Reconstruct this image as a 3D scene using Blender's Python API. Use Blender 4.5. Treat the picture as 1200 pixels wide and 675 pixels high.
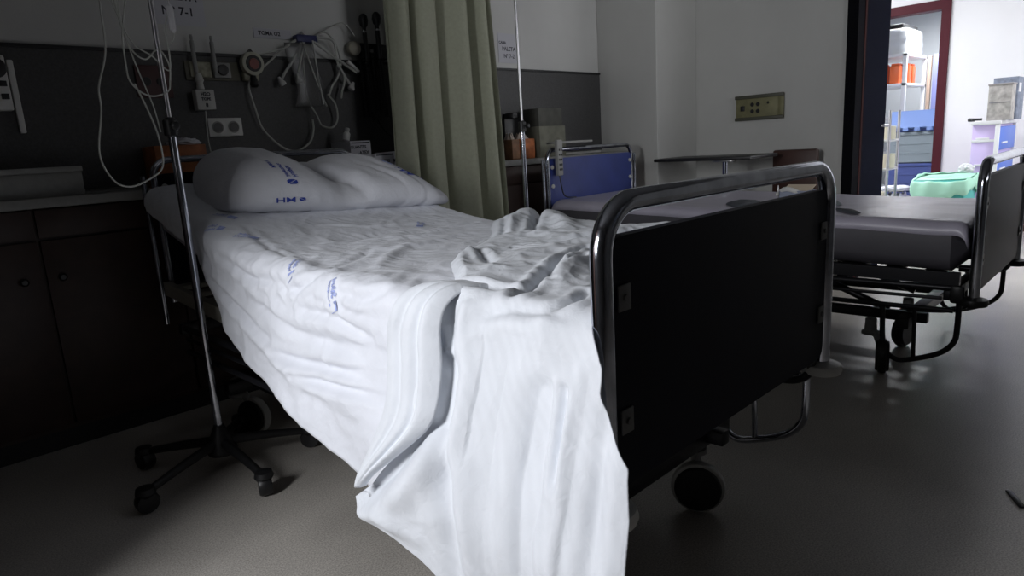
import bpy, bmesh, math, random
from math import sin, cos, pi, sqrt, exp
from mathutils import Vector, Matrix, noise

S = bpy.context.scene
for o in list(bpy.data.objects):
    bpy.data.objects.remove(o, do_unlink=True)
C = S.collection

# ------------------------------------------------------------------ camera
cam_d = bpy.data.cameras.new('camera'); cam = bpy.data.objects.new('camera', cam_d); C.objects.link(cam)
YAW, PITCH, ROLL, FPX = -0.7744, -0.2079, -0.0612, 785.7
F = Vector((-sin(YAW)*cos(PITCH), cos(YAW)*cos(PITCH), sin(PITCH)))
R0 = Vector((cos(YAW), sin(YAW), 0)); U0 = R0.cross(F)
R = R0*cos(ROLL) + U0*sin(ROLL); U = U0*cos(ROLL) - R0*sin(ROLL)
m = Matrix((R, U, -F)).transposed().to_4x4()
m.translation = Vector((-0.8183, -0.6355, 1.0143))
cam.matrix_world = m
cam_d.sensor_width = 36.0; cam_d.lens = FPX*36.0/1200.0; cam_d.clip_start = 0.02
S.camera = cam

# ------------------------------------------------------------------ light
S.view_settings.view_transform = 'Standard'; S.view_settings.look = 'None'
S.view_settings.gamma = 1.0; S.view_settings.use_curve_mapping = False
S.view_settings.exposure = 0.0
W = bpy.data.worlds.new('world'); S.world = W; W.use_nodes = True
W.node_tree.nodes['Background'].inputs[0].default_value = (0.55, 0.7, 1.0, 1)
W.node_tree.nodes['Background'].inputs[1].default_value = 0.03

def area(name, loc, target, sx, sy, power, col, spread=180):
    d = bpy.data.lights.new(name, 'AREA'); d.shape = 'RECTANGLE'; d.size = sx; d.size_y = sy
    d.energy = power; d.color = col; d.spread = math.radians(spread)
    o = bpy.data.objects.new(name, d); C.objects.link(o)
    o.location = loc
    o.rotation_euler = (Vector(target)-Vector(loc)).to_track_quat('-Z', 'Y').to_euler()
    return o
WX = -1.9                                                    # left (window) wall
area('window_daylight', (WX-0.10, 0.55, 1.48), (1, 0.45, 0.80), 0.50, 0.8, 50, (0.95, 0.965, 1.0))
area('head_wall_fill', (1.7, -3.3, 1.9), (2.55, 2.4, 2.1), 1.3, 0.9, 5.4, (0.95, 0.96, 1.0), 46)  # unseen narrow-cone fill added to brighten the head wall and column

# ------------------------------------------------------------------ materials
MAT = {}
def mat(name, col, rough=0.5, metal=0.0, noise_amt=0.0, noise_scale=20, bump=0.0, bump_scale=200, spec=0.5, emit=None, emit_s=0, sheen=0, alpha=None, trans=0):
    if name in MAT: return MAT[name]
    M = bpy.data.materials.new(name); M.use_nodes = True
    nt = M.node_tree; b = nt.nodes['Principled BSDF']
    b.inputs['Base Color'].default_value = (*col, 1); b.inputs['Roughness'].default_value = rough
    b.inputs['Metallic'].default_value = metal; b.inputs['Specular IOR Level'].default_value = spec
    if sheen: b.inputs['Sheen Weight'].default_value = sheen
    if trans: b.inputs['Transmission Weight'].default_value = trans
    if alpha is not None: b.inputs['Alpha'].default_value = alpha
    if emit:
        b.inputs['Emission Color'].default_value = (*emit, 1); b.inputs['Emission Strength'].default_value = emit_s
    tc = nt.nodes.new('ShaderNodeTexCoord')
    if noise_amt:
        n = nt.nodes.new('ShaderNodeTexNoise'); n.inputs['Scale'].default_value = noise_scale; n.inputs['Detail'].default_value = 5
        nt.links.new(tc.outputs['Object'], n.inputs['Vector'])
        r = nt.nodes.new('ShaderNodeValToRGB')
        r.color_ramp.elements[0].position = 0.3; r.color_ramp.elements[1].position = 0.7
        r.color_ramp.elements[0].color = (*[c*(1-noise_amt) for c in col], 1)
        r.color_ramp.elements[1].color = (*[min(1, c*(1+noise_amt)) for c in col], 1)
        nt.links.new(n.outputs['Fac'], r.inputs['Fac']); nt.links.new(r.outputs['Color'], b.inputs['Base Color'])
    if bump:
        n = nt.nodes.new('ShaderNodeTexNoise'); n.inputs['Scale'].default_value = bump_scale; n.inputs['Detail'].default_value = 3
        nt.links.new(tc.outputs['Object'], n.inputs['Vector'])
        bp = nt.nodes.new('ShaderNodeBump'); bp.inputs['Strength'].default_value = bump; bp.inputs['Distance'].default_value = 0.002
        nt.links.new(n.outputs['Fac'], bp.inputs['Height']); nt.links.new(bp.outputs['Normal'], b.inputs['Normal'])
    MAT[name] = M
    return M
chrome = mat('chrome', (0.48, 0.50, 0.56), 0.13, 1.0, 0.25, 18)
steel = mat('brushed_steel', (0.45, 0.45, 0.46), 0.32, 1.0)
black_metal = mat('black_metal', (0.018, 0.018, 0.022), 0.35, 0.3)
black_plastic = mat('black_plastic', (0.012, 0.012, 0.013), 0.42)
navy_lam = mat('navy_laminate', (0.003, 0.0035, 0.010), 0.5, 0, 0.25, 6, spec=0.12)
blue_lam = mat('blue_laminate', (0.028, 0.045, 0.20), 0.4, 0, 0.15, 8)
beige = mat('beige_paint', (0.30, 0.29, 0.25), 0.45, 0, 0.1, 12)
grey_pl = mat('grey_plastic', (0.28, 0.28, 0.27), 0.5)
lgrey_pl = mat('light_grey_plastic', (0.50, 0.50, 0.48), 0.5, 0, 0.06, 15)
white_pl = mat('white_plastic', (0.62, 0.62, 0.60), 0.4)
wallp = mat('wall_paint', (0.52, 0.52, 0.50), 0.75, 0, 0.04, 3, 0.25, 90)
wallh = mat('head_wall_paint', (0.54, 0.54, 0.525), 0.75, 0, 0.04, 3, 0.25, 90)
panelm = mat('dark_wall_panel', (0.058, 0.057, 0.058), 0.5, 0, 0.2, 120)
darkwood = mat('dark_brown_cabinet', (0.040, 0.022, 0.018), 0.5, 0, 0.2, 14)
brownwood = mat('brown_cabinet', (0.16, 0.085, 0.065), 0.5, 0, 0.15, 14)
worktop = mat('grey_worktop', (0.26, 0.26, 0.25), 0.4, 0, 0.08, 40)
curtm = mat('curtain_cloth', (0.33, 0.34, 0.26), 0.85, 0, 0.06, 60, 0.3, 500)
mattm = mat('mattress_cover', (0.36, 0.34, 0.41), 0.5, 0, 0.06, 10, 0.2, 300)
mattm.node_tree.nodes['Principled BSDF'].inputs['Coat Weight'].default_value = 0.6
mattm.node_tree.nodes['Principled BSDF'].inputs['Coat Roughness'].default_value = 0.35
red_paint = mat('dark_red_paint', (0.062, 0.003, 0.010), 0.6, spec=.3)
redbrown = mat('red_brown_skirting', (0.09, 0.04, 0.035), 0.5)
navy_paint = mat('navy_door_paint', (0.004, 0.005, 0.013), 0.9, spec=.05)
cwall = mat('corridor_white_paint', (0.80, 0.80, 0.82), 0.7, 0, 0.03, 2)
swall = mat('storage_white_paint', (0.74, 0.77, 0.80), 0.7)
paper = mat('white_paper', (0.52, 0.52, 0.56), 0.8)
ink = mat('black_ink', (0.02, 0.02, 0.03), 0.7)
tube_m = mat('clear_tubing', (0.55, 0.56, 0.52), 0.25, 0, spec=0.7, alpha=0.75)

def cloth_mat(name, col, stripe=0.0):
    M = bpy.data.materials.new(name); M.use_nodes = True; nt = M.node_tree; b = nt.nodes['Principled BSDF']
    b.inputs['Roughness'].default_value = 0.85; b.inputs['Specular IOR Level'].default_value = 0.15
    b.inputs['Sheen Weight'].default_value = 0.15
    tc = nt.nodes.new('ShaderNodeTexCoord')
    n = nt.nodes.new('ShaderNodeTexNoise'); n.inputs['Scale'].default_value = 9; n.inputs['Detail'].default_value = 6
    nt.links.new(tc.outputs['Object'], n.inputs['Vector'])
    r = nt.nodes.new('ShaderNodeValToRGB')
    r.color_ramp.elements[0].position = 0.3; r.color_ramp.elements[1].position = 0.7
    r.color_ramp.elements[0].color = (*[c*0.95 for c in col], 1); r.color_ramp.elements[1].color = (*[min(1, c*1.04) for c in col], 1)
    nt.links.new(n.outputs['Fac'], r.inputs['Fac'])
    out = r.outputs['Color']
    if stripe:
        w = nt.nodes.new('ShaderNodeTexWave'); w.wave_type = 'BANDS'; w.bands_direction = 'DIAGONAL'
        w.inputs['Scale'].default_value = 9; w.inputs['Distortion'].default_value = 1.2; w.inputs['Detail'].default_value = 1
        nt.links.new(tc.outputs['UV'], w.inputs['Vector'])
        mx = nt.nodes.new('ShaderNodeMix'); mx.data_type = 'RGBA'; mx.blend_type = 'MULTIPLY'; mx.inputs[0].default_value = stripe
        nt.links.new(out, mx.inputs[6]); nt.links.new(w.outputs['Color'], mx.inputs[7]); out = mx.outputs[2]
    nt.links.new(out, b.inputs['Base Color'])
    n2 = nt.nodes.new('ShaderNodeTexNoise'); n2.inputs['Scale'].default_value = 38; n2.inputs['Detail'].default_value = 5; n2.inputs['Distortion'].default_value = 0.8
    nt.links.new(tc.outputs['Object'], n2.inputs['Vector'])
    bp = nt.nodes.new('ShaderNodeBump'); bp.inputs['Strength'].default_value = 0.35; bp.inputs['Distance'].default_value = 0.006
    nt.links.new(n2.outputs['Fac'], bp.inputs['Height']); nt.links.new(bp.outputs['Normal'], b.inputs['Normal'])
    MAT[name] = M; return M
sheetm = cloth_mat('white_sheet', (0.78, 0.80, 0.86))
blanketm = cloth_mat('pale_blue_blanket', (0.76, 0.79, 0.84), 0.03)
pillowm = cloth_mat('white_pillow_case', (0.72, 0.73, 0.78))
logom = mat('faded_blue_print', (0.36, 0.42, 0.72), 0.85, 0, .3, 60)
logod = mat('dark_blue_print', (0.03, 0.06, 0.36), 0.85)

def floor_mat():
    M = bpy.data.materials.new('speckled_vinyl'); M.use_nodes = True; nt = M.node_tree; b = nt.nodes['Principled BSDF']
    tc = nt.nodes.new('ShaderNodeTexCoord')
    n = nt.nodes.new('ShaderNodeTexNoise'); n.inputs['Scale'].default_value = 240; n.inputs['Detail'].default_value = 6
    n1 = nt.nodes.new('ShaderNodeTexNoise'); n1.inputs['Scale'].default_value = 2.2; n1.inputs['Detail'].default_value = 6
    nt.links.new(tc.outputs['Object'], n.inputs['Vector']); nt.links.new(tc.outputs['Object'], n1.inputs['Vector'])
    r = nt.nodes.new('ShaderNodeValToRGB'); r.color_ramp.elements[0].position = 0.36; r.color_ramp.elements[1].position = 0.66
    r.color_ramp.elements[0].color = (0.36, 0.335, 0.30, 1); r.color_ramp.elements[1].color = (0.66, 0.62, 0.57, 1)
    nt.links.new(n.outputs['Fac'], r.inputs['Fac'])
    r2 = nt.nodes.new('ShaderNodeValToRGB'); r2.color_ramp.elements[0].position = 0.3; r2.color_ramp.elements[1].position = 0.7
    r2.color_ramp.elements[0].color = (0.72, 0.72, 0.72, 1); r2.color_ramp.elements[1].color = (1, 1, 1, 1)
    nt.links.new(n1.outputs['Fac'], r2.inputs['Fac'])
    mx = nt.nodes.new('ShaderNodeMix'); mx.data_type = 'RGBA'; mx.blend_type = 'MULTIPLY'; mx.inputs[0].default_value = 1
    nt.links.new(r.outputs['Color'], mx.inputs[6]); nt.links.new(r2.outputs['Color'], mx.inputs[7])
    nt.links.new(mx.outputs[2], b.inputs['Base Color'])
    mr = nt.nodes.new('ShaderNodeMapRange'); mr.inputs['To Min'].default_value = 0.24; mr.inputs['To Max'].default_value = 0.42
    nt.links.new(n1.outputs['Fac'], mr.inputs['Value']); nt.links.new(mr.outputs['Result'], b.inputs['Roughness'])
    bp = nt.nodes.new('ShaderNodeBump'); bp.inputs['Strength'].default_value = 0.08; bp.inputs['Distance'].default_value = 0.001
    nt.links.new(n.outputs['Fac'], bp.inputs['Height']); nt.links.new(bp.outputs['Normal'], b.inputs['Normal'])
    return M
floorm = floor_mat()

# ------------------------------------------------------------------ mesh helpers
class MB:
    def __init__(s): s.v = []; s.f = []; s.uv = None
    def add(s, vs, fs):
        n = len(s.v); s.v += [Vector(p) for p in vs]; s.f += [tuple(i+n for i in f) for f in fs]; return s
    def box(s, x0, x1, y0, y1, z0, z1, b=0.0, rot=None):
        """box, optionally chamfered by b"""
        x0, x1 = sorted((x0, x1)); y0, y1 = sorted((y0, y1)); z0, z1 = sorted((z0, z1))
        bm = bmesh.new(); bmesh.ops.create_cube(bm, size=1)
        for v in bm.verts:
            v.co = Vector(((x0+x1)/2+v.co.x*(x1-x0), (y0+y1)/2+v.co.y*(y1-y0), (z0+z1)/2+v.co.z*(z1-z0)))
        if b: bmesh.ops.bevel(bm, geom=bm.edges[:], offset=min(b, (x1-x0)*.45, (y1-y0)*.45, (z1-z0)*.45), segments=2, affect='EDGES', profile=0.5)
        if rot:
            c = Vector(((x0+x1)/2, (y0+y1)/2, (z0+z1)/2)) if len(rot) == 2 else Vector(rot[2])
            M = Matrix.Rotation(rot[0], 3, rot[1])
            for v in bm.verts: v.co = c + M @ (v.co-c)
        bm.verts.index_update()
        s.add([v.co.copy() for v in bm.verts], [[v.index for v in f.verts] for f in bm.faces]); bm.free(); return s
    def tube(s, pts, r, n=12, smooth=0, closed=False, caps=True):
        P = [Vector(p) for p in pts]
        if smooth:
            Q = []
            N = len(P)
            for i in range(N if closed else N-1):
                p0 = P[(i-1) % N] if (closed or i > 0) else P[i]*2-P[i+1]
                p1 = P[i]; p2 = P[(i+1) % N]
                p3 = P[(i+2) % N] if (closed or i+2 < N) else p2*2-p1
                for k in range(smooth):
                    t = k/smooth
                    Q.append(0.5*((2*p1)+(p2-p0)*t+(2*p0-5*p1+4*p2-p3)*t*t+(3*p1-p0-3*p2+p3)*t**3))
            if not closed: Q.append(P[-1])
            P = Q
        N = len(P); rr = r if hasattr(r, '__len__') else None
        vs = []; fs = []; nrm = None
        for i in range(N):
            if closed: t = (P[(i+1) % N]-P[i-1])
            else: t = P[min(i+1, N-1)]-P[max(i-1, 0)]
            t = t.normalized() if t.length > 1e-9 else Vector((0, 0, 1))
            if nrm is None:
                nrm = t.cross(Vector((0, 0, 1)) if abs(t.z) < .9 else Vector((1, 0, 0))).normalized()
            nrm = (nrm - t*nrm.dot(t)).normalized(); bn = t.cross(nrm)
            ra = (rr[0]+(rr[-1]-rr[0])*i/(N-1)) if rr else r
            for k in range(n):
                a = 2*pi*k/n; vs.append(P[i]+ra*(cos(a)*nrm+sin(a)*bn))
        for i in range(N if closed else N-1):
            j = (i+1) % N
            for k in range(n): fs.append((i*n+k, i*n+(k+1) % n, j*n+(k+1) % n, j*n+k))
        if caps and not closed: fs.append(tuple(range(n))[::-1]); fs.append(tuple((N-1)*n+k for k in range(n)))
        return s.add(vs, fs)
    def lathe(s, prof, c, axis='z', n=24):
        """prof: list of (radius, height); closed at both ends"""
        vs = []; fs = []; c = Vector(c)
        for r, h in prof:
            for k in range(n):
                a = 2*pi*k/n; p = (r*cos(a), r*sin(a), h)
                p = {'z': p, 'x': (p[2], p[0], p[1]), 'y': (p[1], p[2], p[0])}[axis]
                vs.append(c+Vector(p))
        for i in range(len(prof)-1):
            for k in range(n): fs.append((i*n+k, i*n+(k+1) % n, (i+1)*n+(k+1) % n, (i+1)*n+k))
        fs.append(tuple(range(n))[::-1]); fs.append(tuple((len(prof)-1)*n+k for k in range(n)))
        return s.add(vs, fs)
    def grid(s, fn, nu, nv, closed_u=False):
        base = len(s.v); NU = nu if closed_u else nu+1
        for i in range(NU):
            for j in range(nv+1): s.v.append(Vector(fn(i/nu, j/nv)))
        for i in range(nu):
            for j in range(nv):
                a = base+i*(nv+1)+j; b = base+((i+1) % NU)*(nv+1)+j
                s.f.append((a, b, b+1, a+1))
        return s
    def prism(s, poly, z0, z1, plane='xy', flip=False):
        n = len(poly); vs = []
        for h in (z0, z1):
            for p in poly:
                vs.append({'xy': (p[0], p[1], h), 'xz': (p[0], h, p[1]), 'yz': (h, p[0], p[1])}[plane])
        fs = [tuple(range(n))[::-1], tuple(range(n, 2*n))]+[(i, (i+1) % n, n+(i+1) % n, n+i) for i in range(n)]
        return s.add(vs, fs)
    def build(s, name, mt, parent=None, smooth=True, solid=0, subsurf=0, local=False, origin=None, uv=None):
        me = bpy.data.meshes.new(name)
        if parent is not None and not local:
            root = parent
            while root.parent: root = root.parent
            off = Vector(root.location)
        elif parent is None:
            if origin is None:
                lo = [min(v[i] for v in s.v) for i in range(3)]; hi = [max(v[i] for v in s.v) for i in range(3)]
                off = Vector(((lo[0]+hi[0])/2, (lo[1]+hi[1])/2, lo[2]))
            else: off = Vector(origin)
        else: off = Vector((0, 0, 0))
        me.from_pydata([v-off for v in s.v], [], s.f); me.update()
        bm = bmesh.new(); bm.from_mesh(me)
        bmesh.ops.recalc_face_normals(bm, faces=bm.faces[:])
        bm.to_mesh(me); bm.free()
        if uv:
            l = me.uv_layers.new(name='UVMap')
            for lp in me.loops: l.data[lp.index].uv = uv[lp.vertex_index]
        me.materials.append(mt)
        if smooth:
            me.polygons.foreach_set('use_smooth', [True]*len(me.polygons))
            if smooth != 'all': me.set_sharp_from_angle(angle=math.radians(38))
        o = bpy.data.objects.new(name, me); C.objects.link(o)
        if parent is not None: o.parent = parent
        else: o.location = off
        if solid:
            md = o.modifiers.new('thickness', 'SOLIDIFY'); md.thickness = solid; md.offset = -1
        if subsurf:
            md = o.modifiers.new('subdivision', 'SUBSURF'); md.levels = md.render_levels = subsurf
        return o

def tag(o, label=None, cat=None, group=None, kind=None):
    if label: o['label'] = label
    if cat: o['category'] = cat
    if group: o['group'] = group
    if kind: o['kind'] = kind
    return o
def thing(name, label, cat, loc, rz=0, group=None):
    o = bpy.data.objects.new(name, None); C.objects.link(o); o.location = loc; o.rotation_euler = (0, 0, rz)
    o.empty_display_size = 0.1
    return tag(o, label, cat, group)
def dup(root, delta, label, group=None, scale=None):
    r = root.copy(); C.objects.link(r); r.location = Vector(root.location)+Vector(delta)
    r['label'] = label
    if group: r['group'] = group
    if scale: r.scale = scale
    for ch in list(root.children):
        c = ch.copy(); C.objects.link(c); c.parent = r
        for g in list(ch.children):
            d = g.copy(); C.objects.link(d); d.parent = c
    return r
def struct(name, mb, mt, parent=None, smooth=False):
    o = mb.build(name, mt, parent, smooth=smooth)
    if parent is None: o['kind'] = 'structure'
    return o
def text_mb(txt, size, fn, extrude=0.0, align='CENTER', bold=0.0):
    """text as mesh; fn maps (x, y, h) of the text plane to a point"""
    cu = bpy.data.curves.new('t', 'FONT'); cu.body = txt; cu.size = size; cu.align_x = align; cu.align_y = 'CENTER'
    cu.offset = bold; cu.resolution_u = 2; cu.extrude = extrude
    ob = bpy.data.objects.new('t', cu); C.objects.link(ob)
    dg = bpy.context.evaluated_depsgraph_get(); me = bpy.data.meshes.new_from_object(ob.evaluated_get(dg))
    mb = MB(); mb.add([fn(v.co.x, v.co.y, v.co.z) for v in me.vertices], [tuple(p.vertices) for p in me.polygons])
    bpy.data.objects.remove(ob); bpy.data.curves.remove(cu); bpy.data.meshes.remove(me)
    return mb

def smooth01(t): t = max(0, min(1, t)); return t*t*(3-2*t)
def interp(tab, x):
    if x <= tab[0][0]: return tab[0][1]
    for (a, va), (b, vb) in zip(tab, tab[1:]):
        if x <= b: return va+(vb-va)*(x-a)/(b-a)
    return tab[-1][1]

# ------------------------------------------------------------------ room
HY = 2.47; RX = 3.74; BY = -3.2; CH = 2.7
CX0, CX1 = RX+0.15, 6.6                                     # corridor
struct('floor', MB().box(WX-.1, 9.4, BY-.1, 4.2, -0.1, 0), floorm)
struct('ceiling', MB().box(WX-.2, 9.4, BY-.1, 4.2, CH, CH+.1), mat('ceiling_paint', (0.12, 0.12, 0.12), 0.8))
struct('wall_head', MB().box(WX-.2, RX+.15, HY, HY+.15, 0, CH), wallh)
w = MB(); y0, y1, z0, z1 = 0.25, 0.85, 1.00, 2.00
w.box(WX-.25, WX, BY, y0, 0, CH); w.box(WX-.25, WX, y1, HY, 0, CH); w.box(WX-.25, WX, y0, y1, 0, z0); w.box(WX-.25, WX, y0, y1, z1, CH)
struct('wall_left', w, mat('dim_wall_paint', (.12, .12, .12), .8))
wf = MB(); wf.box(WX-.24, WX-.18, y0, y0+.05, z0, z1); wf.box(WX-.24, WX-.18, y1-.05, y1, z0, z1); wf.box(WX-.24, WX-.18, y0, y1, z0, z0+.05); wf.box(WX-.24, WX-.18, y0, y1, z1-.05, z1)
wn = struct('window_1', wf, white_pl)
MB().box(WX-.02, WX+.06, y0-.05, y1+.05, z0-.03, z0, .004).build('window_sill', white_pl, wn)
w = MB(); w.box(WX-.2, 1.0, BY-.15, BY, 0, CH); w.box(2.4, RX+.15, BY-.15, BY, 0, CH); w.box(1.0, 2.4, BY-.15, BY, 0, 1.4); w.box(1.0, 2.4, BY-.15, BY, 2.4, CH)
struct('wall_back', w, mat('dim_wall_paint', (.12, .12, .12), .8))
wf = MB()  # unseen window frame added to go with the head wall fill
for a, b, c, d in ((1.0, 1.05, 1.4, 2.4), (2.35, 2.4, 1.4, 2.4), (1.0, 2.4, 1.4, 1.45), (1.0, 2.4, 2.35, 2.4), (1.68, 1.72, 1.4, 2.4)): wf.box(a, b, BY-.12, BY-.06, c, d)
struct('fill_window', wf, white_pl)
DY0, DY1 = -0.55, 0.92                                      # doorway in the right wall
w = MB(); w.box(RX, RX+.15, DY1, HY, 0, CH); w.box(RX, RX+.15, BY, DY0, 0, CH); w.box(RX, RX+.15, DY0, DY1, 2.12, CH)
struct('wall_right', w, wallp)
struct('wall_column', MB().box(3.22, RX-.001, 1.98, HY-.001, 0, CH, 0.004), wallp)
# door frame of the ward: dark with a red strip
w = MB(); w.box(RX-.012, RX+.16, DY1-.035, DY1+.03, 0, 2.15, .003); w.box(RX-.012, RX+.16, DY0-.03, DY0+.035, 0, 2.15, .003); w.box(RX-.012, RX+.16, DY0-.03, DY1+.03, 2.10, 2.16, .003)
matte_black = mat('matte_black_paint', (.006, .006, .008), .9, spec=.05)
fr = struct('trim_door_frame', w, matte_black)
MB().box(RX+.10, RX+.13, DY1-.038, DY1-.036, 0, 2.1).build('red_strip', mat('dull_red_strip', (.03, .004, .004), .8, spec=.1), fr, smooth=False)
# door leaf opened into the corridor
dl = struct('door_1', MB().box(CX0+.01, 4.345, DY1-.03, DY1+.015, 0.01, 2.08, .003), navy_paint)
MB().tube([(4.28, DY1-.03, 1.0), (4.28, DY1-.07, 1.0), (4.18, DY1-.07, 1.0)], .009, 8).build('door_handle', steel, dl)
# corridor
struct('wall_corridor_end_north', MB().box(CX0, CX1, 3.2, 3.3, 0, 2.5), cwall)
struct('wall_corridor_end_south', MB().box(CX0, CX1, -2.4, -2.3, 0, 2.5), cwall)
FY0, FY1 = 1.13, 1.95                                       # red-framed storage doorway
w = MB(); w.box(CX1, CX1+.12, -2.4, FY0, 0, 2.5); w.box(CX1, CX1+.12, FY1, 3.3, 0, 2.5); w.box(CX1, CX1+.12, FY0, FY1, 2.03, 2.5)
struct('wall_corridor', w, cwall)
w = MB(); w.box(CX0+.001, CX0+.011, DY1+.06, 3.2, 0, 2.5); w.box(CX0+.001, CX0+.011, -2.3, DY0-.05, 0, 2.5)
struct('wall_corridor_near', w, cwall)
struct('ceiling_corridor', MB().box(CX0, CX1+.12, -2.4, 3.3, 2.5, 2.56), cwall)
struct('baseboard_corridor', MB().box(CX1-.015, CX1, -2.3, FY0-.07, 0, .125), redbrown)
w = MB(); w.box(CX1-.02, CX1+.14, FY0-.075, FY0, 0, 2.05, .003); w.box(CX1-.02, CX1+.14, FY1, FY1+.075, 0, 2.05, .003); w.box(CX1-.021, CX1+.141, FY0-.074, FY1+.074, 2.0, 2.081, .003)
struct('trim_storage_door_frame', w, red_paint)
# storage room
struct('wall_storage_back', MB().box(9.2, 9.3, .2, 4.1, 0, 2.6), swall)
struct('wall_storage_south', MB().box(CX1+.12, 9.2, .15, .25, 0, 2.6), swall)
struct('wall_storage_north', MB().box(CX1+.12, 9.2, 4.0, 4.1, 0, 2.6), swall)
struct('ceiling_storage', MB().box(CX1+.12, 9.2, .2, 4.1, 2.32, 2.38), swall)

# lamps of the corridor and the storage room
def ceiling_lamp(x, y, z, sx, sy, p, label, col=(0.95, 0.97, 1.0)):
    t = thing('ceiling_light', label, 'ceiling light', (x, y, z-.05))
    MB().box(x-sx/2, x+sx/2, y-sy/2, y+sy/2, z-.05, z, .005).build('housing', white_pl, t)
    MB().box(x-sx/2+.02, x+sx/2-.02, y-sy/2+.02, y+sy/2-.02, z-.058, z-.05).build('diffuser', mat('lamp_diffuser', (.9, .9, .9), .5, emit=(1, 1, 1), emit_s=3), t, smooth=False)
    area('lamp_light', (x, y, z-.065), (x, y, 0), sx-.05, sy-.05, p, col)
ceiling_lamp(5.25, -1.45, 2.5, .6, 1.2, 50, 'bright panel lamp on the corridor ceiling south of the open doorway')
ceiling_lamp(5.25, 2.25, 2.5, .6, 1.2, 55, 'bright panel lamp on the corridor ceiling before the storage doorway')
ceiling_lamp(7.9, 1.5, 2.32, .5, .9, 42, 'bright panel lamp on the storage room ceiling')

# dark wainscot on the head wall
struct('trim_1', MB().box(WX, 3.22, HY-.012, HY, .95, 1.478), panelm)
struct('trim_2', MB().box(WX, 3.22, HY-.020, HY, 1.478, 1.492, .002), black_plastic)

# ------------------------------------------------------------------ low cabinet run along the head wall
CF = 2.22
cab = thing('cabinet', 'dark brown low cabinet run under the grey worktop behind both beds', 'cabinet', (0, CF, 0))
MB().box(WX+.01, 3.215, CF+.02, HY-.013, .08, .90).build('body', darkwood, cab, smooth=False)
MB().box(WX+.01, 3.215, CF+.05, HY-.013, 0, .08).build('plinth', black_plastic, cab, smooth=False)
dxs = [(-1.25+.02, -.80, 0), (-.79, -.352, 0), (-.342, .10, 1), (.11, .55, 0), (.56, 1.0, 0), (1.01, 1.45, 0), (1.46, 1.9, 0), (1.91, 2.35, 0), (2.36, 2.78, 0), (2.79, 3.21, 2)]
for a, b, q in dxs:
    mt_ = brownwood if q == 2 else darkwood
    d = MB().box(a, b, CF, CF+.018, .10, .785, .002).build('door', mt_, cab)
    kx = a+.045 if a > -.35 else b-.06
    MB().lathe([(.003, 0), (.012, -.004), (.014, -.016), (.009, -.022)], (kx, CF, .65), 'y', 14).build('knob', black_plastic, d)
    MB().box(a, b, CF, CF+.018, .795, .895, .002).build('drawer_front', mt_, cab)
tag(MB().box(WX+.01, 3.215, CF-.02, HY-.013, .90, .935, .004).build('worktop', worktop), 'long grey worktop with a rounded edge on the low cabinets behind the beds', 'worktop')
tag(MB().box(WX+.02, -.16, CF+.06, HY-.03, .935, 1.02, .003).box(WX+.02, -.16, CF+.04, HY-.025, 1.02, 1.04, .003).build('service_ledge', worktop), 'grey raised ledge box standing on the left end of the worktop', 'ledge')

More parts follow.
